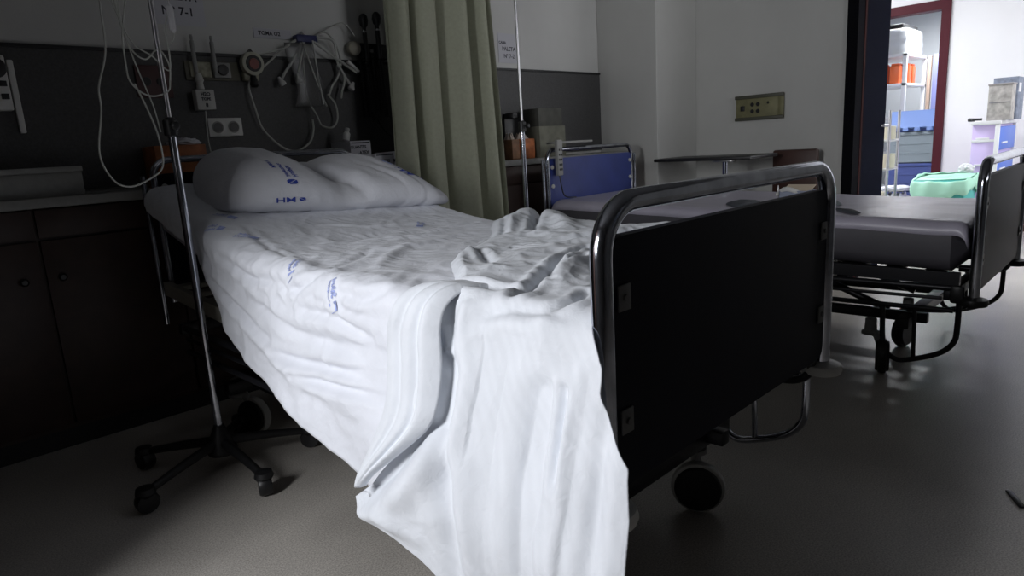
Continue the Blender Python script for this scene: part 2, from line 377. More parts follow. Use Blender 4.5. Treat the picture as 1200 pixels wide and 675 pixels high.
# ------------------------------------------------------------------ hospital beds
BW, BL = .922, 2.1225
def arc_pts(c, r, a0, a1, n, ax):
    out = []
    for i in range(n+1):
        a = a0+(a1-a0)*i/n; out.append((c[0]+r*cos(a), c[1], c[2]+r*sin(a)) if ax == 'xz' else (c[0], c[1]+r*cos(a), c[2]+r*sin(a)))
    return out
def bed(label, loc, rz, dz, casters, headblue, frame_mat, disc_mat, head_raise):
    t = thing('hospital_bed', label, 'hospital bed', loc, rz, 'hospital beds')
    B = lambda mb, name, mt, par=t, **k: mb.build(name, mt, par, local=True, **k)
    zr, zt, zb = .919+dz, .8655+dz, .4338+dz
    # foot end
    rc = .085
    pts = [(0, 0, .40+dz), (0, 0, .6+dz)] + arc_pts((rc, 0, zr-rc), rc, pi, pi/2, 8, 'xz') + [(BW*.3, 0, zr), (BW*.7, 0, zr)] + arc_pts((BW-rc, 0, zr-rc), rc, pi/2, 0, 8, 'xz') + [(BW, 0, .6+dz), (BW, 0, .40+dz)]
    B(MB().tube(pts, .0185, 16), 'foot_rail', chrome)
    def board(x0, x1, z0, z1, y, th, r=.03):
        P = []
        for cx, cz, a0 in ((x1-r, z1-r, 0), (x0+r, z1-r, pi/2), (x0+r, z0+r, pi), (x1-r, z0+r, 3*pi/2)):
            for i in range(5): a = a0+i*pi/8; P.append((cx+r*cos(a), cz+r*sin(a)))
        return MB().prism(P, y-th/2, y+th/2, 'xz')
    fb = B(board(.019, BW-.019, zb, zt, 0.004, .022), 'footboard', navy_lam)
    for x, sx in ((.045, 1), (BW-.045, -1)):
        for z in (zt-.10, zb+.12):
            c = MB().box(x-.017, x+.017, -.012, -.0075, z-.022, z+.022, .003); c.lathe([(.006, -.016), (.006, -.011)], (x, 0, z), 'y', 10)
            B(c, 'clip', mat('dim_grey_clip', (.10, .10, .10), .5), fb)
    for x in (0, BW):
        B(MB().lathe([(.020, .382+dz), (.046, .386+dz), (.050, .396+dz), (.046, .410+dz), (.024, .418+dz)], (x, -.0, 0)), 'bumper_disc', disc_mat)
        B(MB().tube([(x+(.035 if x == 0 else -.035), .01, zb+.02), (x+(.035 if x == 0 else -.035), .012, .42+dz), (x+(.03 if x == 0 else -.03), .03, .375+dz), (x+(.02 if x == 0 else -.02), .09, .352+dz), (x, .22, .345+dz)], .011, 10, 5), 'corner_tube', black_metal)
    # head end
    zh = 1.042+dz*1.0
    hx0, hx1 = .035, BW-.035
    pts = [(hx0, BL, .5+dz)] + arc_pts((hx0+.06, BL, zh-.06), .06, pi, pi/2, 6, 'xz') + arc_pts((hx1-.06, BL, zh-.06), .06, pi/2, 0, 6, 'xz') + [(hx1, BL, .5+dz)]
    B(MB().tube(pts, .013, 14), 'head_rail', chrome)
    hb = B(board(hx0+.012, hx1-.012, .55+dz, zh-.05, BL, .018, .02), 'headboard', blue_lam if headblue else navy_lam)
    for x in (hx0+.03, hx1-.03):
        for z in (zh-.10, zh-.21):
            B(MB().lathe([(.011, -.017), (.013, -.012), (.011, -.008)], (x, BL, z), 'y', 12), 'bolt', lgrey_pl, hb)
    for x in (-.004, BW+.004):
        B(MB().tube([(x, BL+.0, .42+dz), (x, BL+.0, zh-.055)], .010, 12), 'head_post', chrome)
    # side frames: light painted rail that rises towards the head
    zs = lambda y: (.525+dz+.06*(y-1.2)/.9*head_raise if y > .9 else .505+dz)
    for x in (.012, BW-.012):
        pr = [(.05, zs(0)), (1.0, zs(1.0)), (BL-.02, zs(BL)), (BL-.02, zs(BL)-.05), (1.0, zs(1.0)-.05), (.05, zs(0)-.05)]
        B(MB().prism(pr, x-.012, x+.012, 'yz'), 'side_frame', frame_mat, smooth=False)
    pl = MB()
    for i in range(14):
        y = .12+i*.145; pl.box(.02, BW-.02, y, y+.06, zs(y)-.022, zs(y)-.004, .003)
    B(pl, 'slat_deck', frame_mat)
    for y in (.08, .75, 1.35, 2.0):
        B(MB().box(.0, BW, y-.02, y+.02, .395+dz, .435+dz, .004), 'cross_beam', black_metal)
    # folded-down side guards: long tubes and hanging loops near the foot
    for x, sx in ((-.012, -1), (BW+.012, 1)):
        g = B(MB().tube([(x, .06, .448+dz), (x, 1.0, .440+dz), (x, 1.9, .436+dz)], .012, 10), 'side_guard', black_metal)
        B(MB().tube([(x, .06, .360+dz), (x, 1.0, .352+dz), (x, 1.9, .348+dz)], .010, 10), 'guard_tube', black_metal, g)
        B(MB().tube([(x, .10, .405+dz), (x, 1.0, .398+dz), (x, 1.9, .396+dz)], .007, 8), 'guard_tube', black_metal, g)
        B(MB().box(x-.016, x+.016, .028, .075, .39+dz, .46+dz, .012), 'guard_end', black_plastic, g)
        lz = dz*.9
        lp = [(x, .305, .35+lz), (x, .300, .22+lz), (x, .285, .158+lz), (x, .25, .128+lz), (x, .21, .130+lz), (x, .13, .160+lz), (x, .08, .19+lz), (x, .050, .23+lz), (x, .043, .28+lz), (x, .043, .42+lz)]
        B(MB().tube(lp, .0105, 12, 4), 'guard_loop', chrome if dz == 0 else black_metal, g)
        B(MB().tube([(x, .19, .35+lz), (x, .185, .142+lz)], .008, 10), 'guard_bar', chrome if dz == 0 else black_metal, g)
    # undercarriage
    u = MB(); u.box(.15, .19, .18, 1.9, .19, .23, .004); u.box(BW-.19, BW-.15, .18, 1.9, .19, .23, .004)
    for y in (.25, 1.8): u.box(.06, BW-.06, y-.025, y+.025, .18, .225, .004)
    B(u, 'undercarriage', black_metal)
    for y, dy in ((.35, .35), (1.7, -.35)):
        for x in (.25, BW-.25):
            B(MB().tube([(x, y, .21), (x, y+dy, .41+dz)], .016, 10), 'lift_arm', black_metal)
    B(MB().tube([(BW/2, .7, .30), (BW/2, 1.5, .27)], .03, 14), 'lift_cylinder', black_metal)
    for i, (x, y, sw, ax, ay) in enumerate(casters):
        c = MB(); c.lathe([(.012, .22), (.022, .215), (.024, .165), (.034, .162), (.036, .150), (.018, .146)], (ax, ay, 0), 'z', 18)
        # fork
        dx, dy = x-ax, y-ay
        c.tube([(ax, ay, .155), (ax+dx*.5, ay+dy*.5, .15), (x, y, .075)], .014, 10, 3)
        cs = B(c, 'caster', grey_pl)
        wv = MB(); r = .072
        prof = [(.012, -.024), (.050, -.024), (.056, -.020), (.058, -.016), (.070, -.014), (r, -.006), (r, .006), (.070, .014), (.058, .016), (.056, .020), (.050, .024), (.012, .024)]
        wv.lathe(prof, (0, 0, 0), 'x', 32)
        M = Matrix.Rotation(sw, 3, 'Z')
        wv.v = [M @ v + Vector((x, y, r)) for v in wv.v]
        B(wv, 'wheel', lgrey_pl if dz == 0 else black_plastic, cs)
        hv = MB().lathe([(.060, -.0255), (.063, -.0205), (.063, .0205), (.060, .0255)], (0, 0, 0), 'x', 28)
        hv.v = [M @ v + Vector((x, y, r)) for v in hv.v]
        B(hv, 'wheel_cover', black_plastic, cs)
    return t
bed1 = bed('unmade hospital bed in the foreground with dark navy footboard in a worn chrome rail', (0, 0, 0), 0, 0,
    [(.12, .22, .3, .10, .27), (.70, .235, 0.5, .74, .27), (.15, 1.80, .35, .12, 1.85), (.80, 1.80, .2, .80, 1.86)], False, beige, lgrey_pl, 1.0)
bed2 = bed('second hospital bed with blue headboard and bare grey mattress near the doorway', (2.126, -.103, 0), .0167, -.062,
    [(.00, .30, 1.85, .04, .36), (.42, .33, 1.4, .48, .33), (.12, 1.80, -.5, .12, 1.85), (.80, 1.80, .2, .80, 1.86)], True, black_metal, black_plastic, .6)

# mattresses
def hb(y):                                                   # top of the first mattress, rises towards the head
    return interp([(0, .715), (1.0, .725), (1.25, .742), (1.5, .785), (1.75, .845), (2.1, .935)], y)
def slab_mattress(name, label, mt, x0, x1, y0, y1, top, thick, rz=None, piv=None, r=.04, sag=0.0):
    mb = MB()
    ring = []
    def cs(t, h):
        # rounded rectangle cross-section in xz, t in 0..1
        w2 = (x1-x0)/2; cx = (x0+x1)/2; n = t*4
        return None
    ny = 40; sec = []
    pts2 = []
    for k, (sx, sz, a0) in enumerate(((1, 1, 0), (-1, 1, pi/2), (-1, -1, pi), (1, -1, 3*pi/2))):
        for i in range(6):
            a = a0+i*pi/10
            pts2.append((sx*((x1-x0)/2-r)+r*cos(a), sz*(thick/2-r)+r*sin(a)))
    # add points across the top and bottom
    n = len(pts2); vs = []; fs = []
    for j in range(ny+1):
        y = y0+(y1-y0)*j/ny
        e = min(y-y0, y1-y); k = sqrt(max(0, 1-((r-e)/r)**2)) if e < r else 1.0
        tz = top(y)-thick/2
        for px, pz in pts2:
            q = pz if k == 1 else (pz/abs(pz) if pz else 0)*max(0, abs(pz)-(1-k)*r)
            vs.append(((x0+x1)/2+px*(1 if k == 1 else (1-(1-k)*r*2/(x1-x0))), y, tz+q))
    for j in range(ny):
        for i in range(n): fs.append((j*n+i, j*n+(i+1) % n, (j+1)*n+(i+1) % n, (j+1)*n+i))
    fs.append(tuple(range(n))); fs.append(tuple(ny*n+i for i in range(n))[::-1])
    mb.add(vs, fs)
    if rz is not None:
        M = Matrix.Rotation(rz, 3, 'Z'); mb.v = [Vector(piv)+M @ v for v in mb.v]
    return tag(mb.build(name, mt), label, 'mattress')
slab_mattress('mattress', 'mattress under the rumpled white sheet of the foreground bed', mattm, .012, .91, .035, 2.095, lambda y: hb(y)-.012, .14)
m2 = slab_mattress('mattress', 'second bed mattress with shade put into its dark sides and a grey-violet lit top', mat('shaded_mattress_side', (.055, .052, .062), .6, 0, .1, 8), .0, .92, .035, 2.08, lambda y: .628+.03*y, .19, .0167, (2.126, -.103, 0), r=.05)  # shade of the unlit side is put into a darker body colour
lit_top_mb = MB()  # lighter top layer added over the shade-coloured body
def lit_top_fn(u, v):
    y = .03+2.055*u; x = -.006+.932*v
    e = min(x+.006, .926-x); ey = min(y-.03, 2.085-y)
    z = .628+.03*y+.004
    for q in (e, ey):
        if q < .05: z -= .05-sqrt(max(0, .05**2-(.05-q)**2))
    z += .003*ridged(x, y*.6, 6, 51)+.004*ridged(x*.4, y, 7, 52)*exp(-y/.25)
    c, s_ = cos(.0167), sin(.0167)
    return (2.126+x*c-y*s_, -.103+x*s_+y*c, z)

# ------------------------------------------------------------------ bedding of the first bed
def fold(x, y, pts, w, h):
    """ridge (h>0) or crease (h<0) along a polyline in the plane"""
    best = 9
    L = 0
    for (a, b), (c, d) in zip(pts, pts[1:]):
        vx, vy = c-a, d-b; t = max(0, min(1, ((x-a)*vx+(y-b)*vy)/(vx*vx+vy*vy)))
        q = sqrt((x-a-t*vx)**2+(y-b-t*vy)**2)
        best = min(best, q)
    return h*exp(-(best/w)**2)
def nz(x, y, s, seed=0): return noise.noise(Vector((x*s, y*s, seed*7.3)))
def ridged(x, y, s, seed=0):
    w1 = nz(x, y, s*.5, seed+5)*.6
    return 1-abs(noise.noise(Vector((x*s+w1, y*s+w1*1.3, seed*3.7))))*2.2

def creases(y, s, L):
    d = 0
    for pts, w, h in L:
        a0 = min(p[0] for p in pts)-3*w; 
        if y < a0 or y > max(p[0] for p in pts)+3*w: continue
        best = 9; tt = 0; n = len(pts)-1
        for i in range(n):
            (a, b), (c, e) = pts[i], pts[i+1]
            vx, vy = c-a, e-b; t = max(0, min(1, ((y-a)*vx+(s-b)*vy)/(vx*vx+vy*vy+1e-12)))
            q = sqrt((y-a-t*vx)**2+(s-b-t*vy)**2)
            if q < best: best = q; tt = (i+t)/n
        q = best/w
        if q > 4: continue
        fade = .35+.65*sin(pi*min(1, max(0, .08+.84*tt)))
        # a crease is a sharp valley between two soft lips; a ridge is a soft roll
        if h < 0: d += fade*h*(exp(-q*q*1.6)-.55*exp(-(q-1.9)**2))
        else: d += fade*h*exp(-q*q)
    return d
HEM = [(0.0, .12), (.5, .21), (.736, .273), (.973, .343), (1.26, .423), (1.45, .50), (1.58, .62), (1.66, .73), (1.76, .765), (1.93, .81), (2.1, .86)]
RC = .045
def sheet_pt(s, y):
    """s: arc length from the middle of the near mattress edge; negative = over the top"""
    top = hb(y)
    arc = RC*pi/2
    if s < -arc/2:                                           # on the top
        x = RC + (-arc/2-s)
        far = .925
        if x <= far-RC:
            p = Vector((x-.004, y, top)); n = Vector((0, 0, 1))
        else:
            q = x-(far-RC)
            if q < arc:
                a = q/RC; p = Vector((far-RC+RC*sin(a), y, top-RC+RC*cos(a))); n = Vector((sin(a), 0, cos(a)))
            else:
                p = Vector((far, y, top-RC-(q-arc))); n = Vector((1, 0, 0))
    elif s < arc/2:
        a = (arc/2-s)/RC
        p = Vector((-.004+RC-RC*cos(a), y, top-RC+RC*sin(a))); n = Vector((-cos(a), 0, sin(a)))
    else:
        d = s-arc/2
        out = .05*smooth01(d/.4)*smooth01((1.7-y)/.5)
        p = Vector((-.004-out, y, top-RC-d)); n = Vector((-1, 0, 0))
    return p, n
SHEETC = [([(1.127, .233), (.874, .215), (.60, .198)], .013, -.014), ([(1.003, .261), (.789, .246), (.60, .236)], .012, -.013), ([(1.575, .131), (1.449, .154), (1.30, .178), (1.15, .21)], .014, -.010),
    ([(1.55, -.11), (1.386, -.072), (1.196, -.044), (1.134, -.039)], .013, -.004), ([(1.05, .045), (.964, .027), (.90, .0)], .010, -.009), ([(.796, -.096), (.939, -.252), (1.03, -.38)], .020, .009),
    ([(1.265, .112), (1.06, .143), (.80, .148), (.6, .14)], .016, -.009), ([(1.484, .039), (1.255, .046), (1.05, .03)], .014, -.009), ([(.811, .016), (.677, .024), (.60, .0)], .010, -.009),
    ([(.964, .079), (.796, .082), (.65, .11)], .012, -.009), ([(1.62, -.02), (1.60, .05), (1.56, .11)], .016, -.012), ([(1.5, -.3), (1.35, -.45), (1.3, -.7)], .014, .007), ([(1.25, -.2), (1.15, -.5), (1.2, -.8)], .012, -.006),
    ([(1.1, -.15), (1.0, -.35), (1.05, -.55)], .022, .006), ([(.9, -.05), (1.0, -.2), (1.08, -.28)], .014, -.004), ([(1.3, .2), (1.1, .245), (.9, .27), (.7, .29)], .02, .012)]
def sheet_disp(s, y):
    d = .006
    # long soft folds that run from the head corner down towards the hem of the foot
    q = s*.9 + (y-1.0)*.35
    st = smooth01((s+.15)/.3)
    d += .007*st*sin(22*q+3*nz(s, y, 2.5, 1))*(.5+.5*nz(s, y, 2, 2)) 
    d += .007*ridged(s*1.0, y*.45+s*.3, 6, 3)*(.5+.5*st)
    d += .0045*ridged(s*.8+y*.3, y, 10, 4)
    # fine crumples about the edge of the mattress
    k = exp(-((s-.03)/.09)**2)*smooth01((y-.55)/.2)*smooth01((1.5-y)/.3)
    d += k*(.006*ridged(s+y*.4, y*.9, 17, 8)+.004*ridged(s*1.3-y*.5, y, 26, 9))
    d += .002*ridged(s*1.1, y*.7-s*.4, 22, 7)
    d += creases(y, s, SHEETC)
    return max(d, .003)
def sheet_xyz(s, y):
    p, n = sheet_pt(s, y); return p+n*sheet_disp(s, y)
def sheet_fn(u, v):
    y = .04+2.065*u
    smax = hb(y)-RC-interp(HEM, y)+RC*pi/4
    smin = -(.925+.12)
    s = smin+(smax-smin)*v
    p, n = sheet_pt(s, y)
    # soften the outer hem with a small outward flutter
    f = .010*sin(y*13+1.5)*smooth01((s-.15)/.3)
    return p+n*(sheet_disp(s, y)+f)
sheet = tag(MB().grid(sheet_fn, 300, 220).build('bed_sheet', sheetm, smooth='all', solid=.0015), 'rumpled white printed sheet covering the mattress and hanging low over its side', 'bed sheet')

# blue prints scattered on the sheet
def emblem(sz, fn):
    mb = MB()
    mb.add([fn(a*sz, b*sz, 0) for a, b in ((-.5, -.5), (.5, -.5), (.5, .5), (-.5, .5))], [(0, 1, 2, 3)])
    return mb
def print_on_sheet(s0, y0, ang, k, mt, name='blue_print', par=sheet):
    def fn(x, y, h):
        a = x*cos(ang)-y*sin(ang); b = x*sin(ang)+y*cos(ang)
        s = s0+a*k; yy = y0+b*k
        p, n = sheet_pt(s, yy); 
        return p+n*(sheet_disp(s, yy)+.010*sin(yy*13+1.5)*smooth01((s-.15)/.3)+.0022)
    mb = MB()
    def T(txt, sz, ox, oy):
        q = text_mb(txt, sz, lambda x, y, h: (x+ox, y+oy, h), bold=.0006)
        vs = [fn(v.x, v.y, 0) for v in q.v]; mb.add(vs, q.f)
    mb.add([fn(x*.017-.030, y*.017, 0) for x, y in ((-1, -1), (1, -1), (1, 1), (-1, 1))], [(0, 1, 2, 3)])
    T('Salud', .024, .022, .012); T('Hospital', .017, .022, -.010)
    mb.build(name, mt, par, smooth=False)
# ------------------------------------------------------------------ blanket
def soft(tab, x, w):
    return sum(interp(tab, x+w*k/3)*c for k, c in ((-3, 1), (-2, 2), (-1, 3), (0, 3), (1, 3), (2, 2), (3, 1)))/15
def blanket_y(sx):   # (foot edge y, head edge y) as a function of arc coordinate s (negative on top)
    if sx < 0:
        x = -sx
        y1 = interp([(0, .40), (.05, .44), (.10, .50), (.25, .70), (.55, .92), (.92, 1.25), (1.2, 1.3)], x)
        return interp([(-.05, -.008), (-.035, -.004), (.0, .008), (.035, .035), (.06, .045)], x), y1
    z = sx
    y0 = interp([(0, .008), (.025, -.012), (.05, -.025), (.09, -.028), (.13, -.05), (.18, -.10), (.25, -.112), (.6, -.125)], z)
    y1 = interp([(0, .40), (.05, .42), (.13, .42), (.21, .41), (.30, .44), (.37, .51), (.43, .565), (.48, .50), (.7, .4)], z)
    return y0, y1
def blanket_pt(s, y):
    top = hb(y)+.018
    arc = RC*pi/2
    if s < -arc/2:
        p, n = sheet_pt(s, y); p = p+n*.018
    elif s < arc/2:
        a = (arc/2-s)/RC; p = Vector((-.022+RC-RC*cos(a), y, top-RC+RC*sin(a))); n = Vector((-cos(a), 0, sin(a)))
    else:
        d = s-arc/2
        out = .085*smooth01(d/.35)+.04*max(0, d-.2)
        p = Vector((-.024-out, y, top-RC-d)); n = Vector((-1, 0, 0))
    return p, n
def blanket_disp(s, y):
    d = .012
    if s < 0:
        x = -s
        k = smooth01((x)/.15)
        d += .014*k*max(-.2, ridged(x*.9+y*.5, y*1.1-x*.4, 3.4, 11))
        d += .007*k*ridged(x, y*.8, 8, 12)
        d += .0035*ridged(x*1.2, y, 20, 14)*k
    else:
        t = smooth01(s/.2)
        d += .011*nz(y*1.2+s*.5, s, 4.5, 27)*smooth01(s/.06)+.005*max(-.3, ridged(y+s*.8, s-y*.3, 5.5, 28))+.008*t*sin(15*y+5*nz(y, s, 1.5, 21)+1.0) + .006*nz(y, s, 6, 22) + .003*ridged(y, s*.4, 8, 23)
        d += .004*(1-t)*ridged(y, s, 7, 24)
    d += creases(y, s, BLANKC)
    return max(d, .004)
BLANKC = [([(1.072, -.99), (.928, -.846), (.763, -.644)], .014, -.016), ([(1.10, -1.0), (1.0, -.844), (.864, -.638)], .035, .030), ([(1.04, -1.0), (.828, -.82), (.677, -.72)], .035, .026),
    ([(1.111, -.798), (.95, -.64), (.806, -.496)], .013, -.015), ([(1.071, -.831), (.92, -.68), (.797, -.554)], .012, -.013), ([(1.16, -.76), (.98, -.60), (.80, -.42)], .03, .022),
    ([(.372, -.426), (.351, -.338), (.299, -.205), (.246, -.103), (.213, -.035)], .013, -.018), ([(.30, -.42), (.275, -.28), (.22, -.14)], .025, .014),
    ([(.283, -.308), (.275, -.189), (.222, -.119)], .011, -.012), ([(.416, -.036), (.313, -.036), (.24, -.052)], .011, -.013), ([(.663, -.328), (.486, -.216)], .012, -.010),
    ([(.612, -.414), (.509, -.409), (.47, -.474)], .012, -.013), ([(.56, -.5), (.50, -.65), (.45, -.80)], .014, -.014), ([(.30, -.55), (.33, -.70), (.30, -.85)], .016, .014),
    ([(.102, -.02), (.088, -.041), (.116, -.104)], .012, -.012), ([(.305, .12), (.304, .172), (.312, .212), (.287, .314), (.269, .389), (.26, .5)], .024, -.018),
    ([(.345, .03), (.33, .13), (.33, .21), (.42, .31), (.54, .385)], .030, -.030), ([(.24, .2), (.225, .35), (.20, .5)], .030, .004),
    ([(.095, .12), (.091, .228), (.086, .307), (.084, .45)], .028, -.022), ([(.015, .07), (.016, .148), (.011, .235), (.012, .34), (.0, .45)], .016, .014), ([(.045, .10), (.042, .16), (.036, .24)], .010, -.014),
    ([(-.045, .12), (-.05, .25), (-.055, .4)], .018, -.010), ([(.372, .058), (.361, .098), (.325, .121), (.311, .147)], .010, -.012), ([(.276, .024), (.198, -.004), (.119, -.007)], .012, -.008),
    ([(.434, .24), (.476, .337), (.53, .40)], .045, -.040), ([(.594, .443), (.545, .458), (.46, .43), (.36, .45)], .022, .020)]
SMIN, SMAX = -(.925+.10), .68
def blanket_fn(u, v):
    s = SMIN+(SMAX-SMIN)*v
    y0, y1 = blanket_y(s)
    y = y0+(y1-y0)*u
    # lower hem rises towards the head side
    lim = interp([(-.12, .68), (.10, .60), (.20, .53), (.29, .50), (.38, .47), (.46, .435), (.56, .42)], y) if s > .3 else 9
    if s > lim:
        s = lim; y0, y1 = blanket_y(s); y = y0+(y1-y0)*u
    p, n = blanket_pt(s, y)
    e = min(u, 1)*1.0
    edge = smooth01((1-u)/(.16+.05*sin(s*9)))                              # the head-side edge tucks down onto the sheet
    d = blanket_disp(s, y)
    if s < 0: d = d*edge - .012*(1-edge)
    return p+n*d
bl = MB().grid(blanket_fn, 200, 320)
uvs = [((i//321)/200*1.2, (i % 321)/320*1.7) for i in range(201*321)]
blanket = tag(bl.build('blanket', blanketm, smooth='all', solid=.003, uv=uvs), 'pale blue crumpled blanket spilling over the bed side by the footboard down to the floor', 'blanket')
# flap of the blanket turned back along its head-side edge
def flap_fn(u, v):
    # v from the top fold to the lower tip, u from head side to foot side
    hs = soft([(0, .36), (.10, .45), (.24, .53), (.42, .51), (.60, .485), (.78, .50), (1, .55)], v, .10)     # y of the head-side edge
    fs = soft([(0, .30), (.10, .325), (.24, .345), (.42, .33), (.62, .325), (.80, .42), (1, .53)], v, .09)
    s = -.06+v*.45
    y = hs+(fs-hs)*u
    p, n = blanket_pt(s, y)
    d = .042+.012*sin(pi*u)*smooth01(v*3)
    for uc, wv, hh in ((.30+.12*v, .07, -.010), (.62+.10*v, .06, -.012), (.82, .08, .008)): d += hh*exp(-((u-uc)/wv)**2)*smooth01(v*5)*smooth01((1-v)*3)
    d += .003*ridged(y, s*.5, 12, 41)
    d *= .35+.65*smooth01(v*5)
    if u < .12: d -= .03*(1-u/.12)**2
    if u > .88: d -= .010*((u-.88)/.12)**2
    return p+n*d
MB().grid(flap_fn, 40, 70).build('folded_flap', blanketm, blanket, smooth='all', solid=.003)

for s0, y0, a, k in ((-.004, 1.033, 2.5, .62), (.033, .808, 2.7, .75), (-.096, 1.675, .9, .8), (-.055, 1.431, 1.1, .8), (-.618, 1.284, 2.3, .7), (-.02, 1.57, 1.0, .6)):
    print_on_sheet(s0, y0, a, k, logom)

lit_top_mb.grid(lit_top_fn, 160, 110).build('lit_top', mattm, m2, smooth='all', solid=.002)
# ------------------------------------------------------------------ pillow
def pillow_fn(u, th):
    """u along the bolster from the near end, th round the section"""
    L = .865
    x = .11+L*u
    # end closure
    e = min(u, 1-u); k = min(1, max(0, 1-(1-min(1, e/.20))**2.4))**.55
    k = .04+.96*k
    pin = exp(-((u-.47)/.10)**2)
    hh = (.080-.028*pin + .010*exp(-((u-.25)/.2)**2) - .034*smooth01((u-.72)/.28))*k      # half height
    ww = (.225-.02*pin)*k**.6                                                               # half depth
    cy = interp([(0, 1.86), (.15, 1.82), (.5, 1.76), (.85, 1.70), (1, 1.66)], u)
    cs, sn = cos(th), sin(th)
    yy = abs(cs)**.75*(1 if cs > 0 else -1)*ww
    zz = abs(sn)**.85*(1 if sn > 0 else -1)*hh
    y = cy+yy
    base = interp([(1.4, .765), (1.6, .80), (1.85, .868), (2.1, .935), (2.3, .985)], y)
    z = base+hh*.92+zz+.006
    z += .012*(1-u)**2*k
    # wrinkles
    w = .002*ridged(u*3+y*2, y*2-u, 7, 33)+.0015*nz(u*3, y*3+z*2, 9, 34)+.005*ridged(u*2.2, y*1.5, 3.5, 31)+.006*pin*sin(y*40)
    w += (-.014*exp(-((u-.45-.30*(1.85-y))/.018)**2)+.010*exp(-((u-.50-.30*(1.85-y))/.03)**2))*smooth01(sn*2+.6)
    for q in (.68, .76, .84, .92): w += -.006*exp(-((u-q-.5*(1.60-y))/.012)**2)*(1 if cs < 0 else 0)
    return Vector((x, y, z))+Vector((0, cs*w*.5, sn*w))
pl = MB(); NU, NT = 110, 64
for i in range(NU+1):
    for j in range(NT): pl.v.append(pillow_fn(i/NU, 2*pi*j/NT))
for i in range(NU):
    for j in range(NT): pl.f.append((i*NT+j, i*NT+(j+1) % NT, (i+1)*NT+(j+1) % NT, (i+1)*NT+j))
pl.f.append(tuple(range(NT))); pl.f.append(tuple(NU*NT+j for j in range(NT))[::-1])
pillow = tag(pl.build('pillow', pillowm, smooth='all'), 'long white pillow with blue prints, pinched in the middle, on the foreground bed', 'pillow')
def print_on_pillow(u0, th0, ang, k, mt, lines):
    def fn(x, y):
        a = x*cos(ang)-y*sin(ang); b = x*sin(ang)+y*cos(ang)
        u = u0+a*k/.865; th = th0+b*k/.20
        p = pillow_fn(u, th); e = .004
        n = (pillow_fn(u+e, th)-p).cross(pillow_fn(u, th+e)-p).normalized()
        c = Vector((p.x, 1.78, .90))
        if n.dot(p-c) < 0: n = -n
        return p+n*.0022
    mb = MB()
    for txt, sz, ox, oy in lines:
        if txt == '#':
            N = 6
            vs = [fn(ox+(i/N-.5)*sz, oy+(j/N-.5)*sz) for i in range(N+1) for j in range(N+1)]
            mb.add(vs, [(i*(N+1)+j, (i+1)*(N+1)+j, (i+1)*(N+1)+j+1, i*(N+1)+j+1) for i in range(N) for j in range(N) if (i*3+j*2) % 5])
        else:
            q = text_mb(txt, sz, lambda x, y, h: (x+ox, y+oy, h), bold=.0005)
            mb.add([fn(v.x, v.y) for v in q.v], q.f)
    mb.build('blue_print', mt, pillow, smooth=False)
L1 = [('#', .034, -.085, .0), ('Hospital', .026, -.01, .018), ('Universitario', .020, .0, -.004), ('Madrid', .022, .05, -.030)]
print_on_pillow(.24, 2.30, -pi/2, 1.0, logod, L1)
print_on_pillow(.20, 3.25, 0, 1.0, logod, [('HM', .045, 0, 0), ('#', .022, .055, 0)])
print_on_pillow(.80, 2.15, 1.3, 1.0, logod, [('HM', .050, -.02, 0), ('Hospital', .024, 0, -.035)])
print_on_pillow(.80, 1.55, 1.2, .9, logom, [('#', .03, 0, 0), ('Madrid', .02, .05, 0)])

# ------------------------------------------------------------------ curtain
def curt_fn(u, v):
    z = .34+(2.62-.34)*v
    wl = 1.125+.045*v; wr = 1.885-.08*v
    x = wl+(wr-wl)*u
    a = .050+.012*sin(3*u)
    ph = 2*pi*(4.6*u+.25*sin(6*u)) + .25*sin(z*1.7)
    y = 2.115+a*sin(ph)+.012*sin(2.3*ph+z)
    return (x+.018*cos(ph), y, z)
tag(MB().grid(curt_fn, 160, 30).build('curtain', curtm, smooth='all', solid=.002), 'greenish grey privacy curtain gathered in folds between the two beds', 'curtain')
tag(MB().tube([(.1, 2.115, 2.66), (2.0, 2.115, 2.66)], .012, 10).box(.2, .22, 2.105, 2.125, 2.66, CH).box(1.9, 1.92, 2.105, 2.125, 2.66, CH).build('curtain_rail', steel), 'ceiling rail that the privacy curtain hangs from', 'curtain rail')

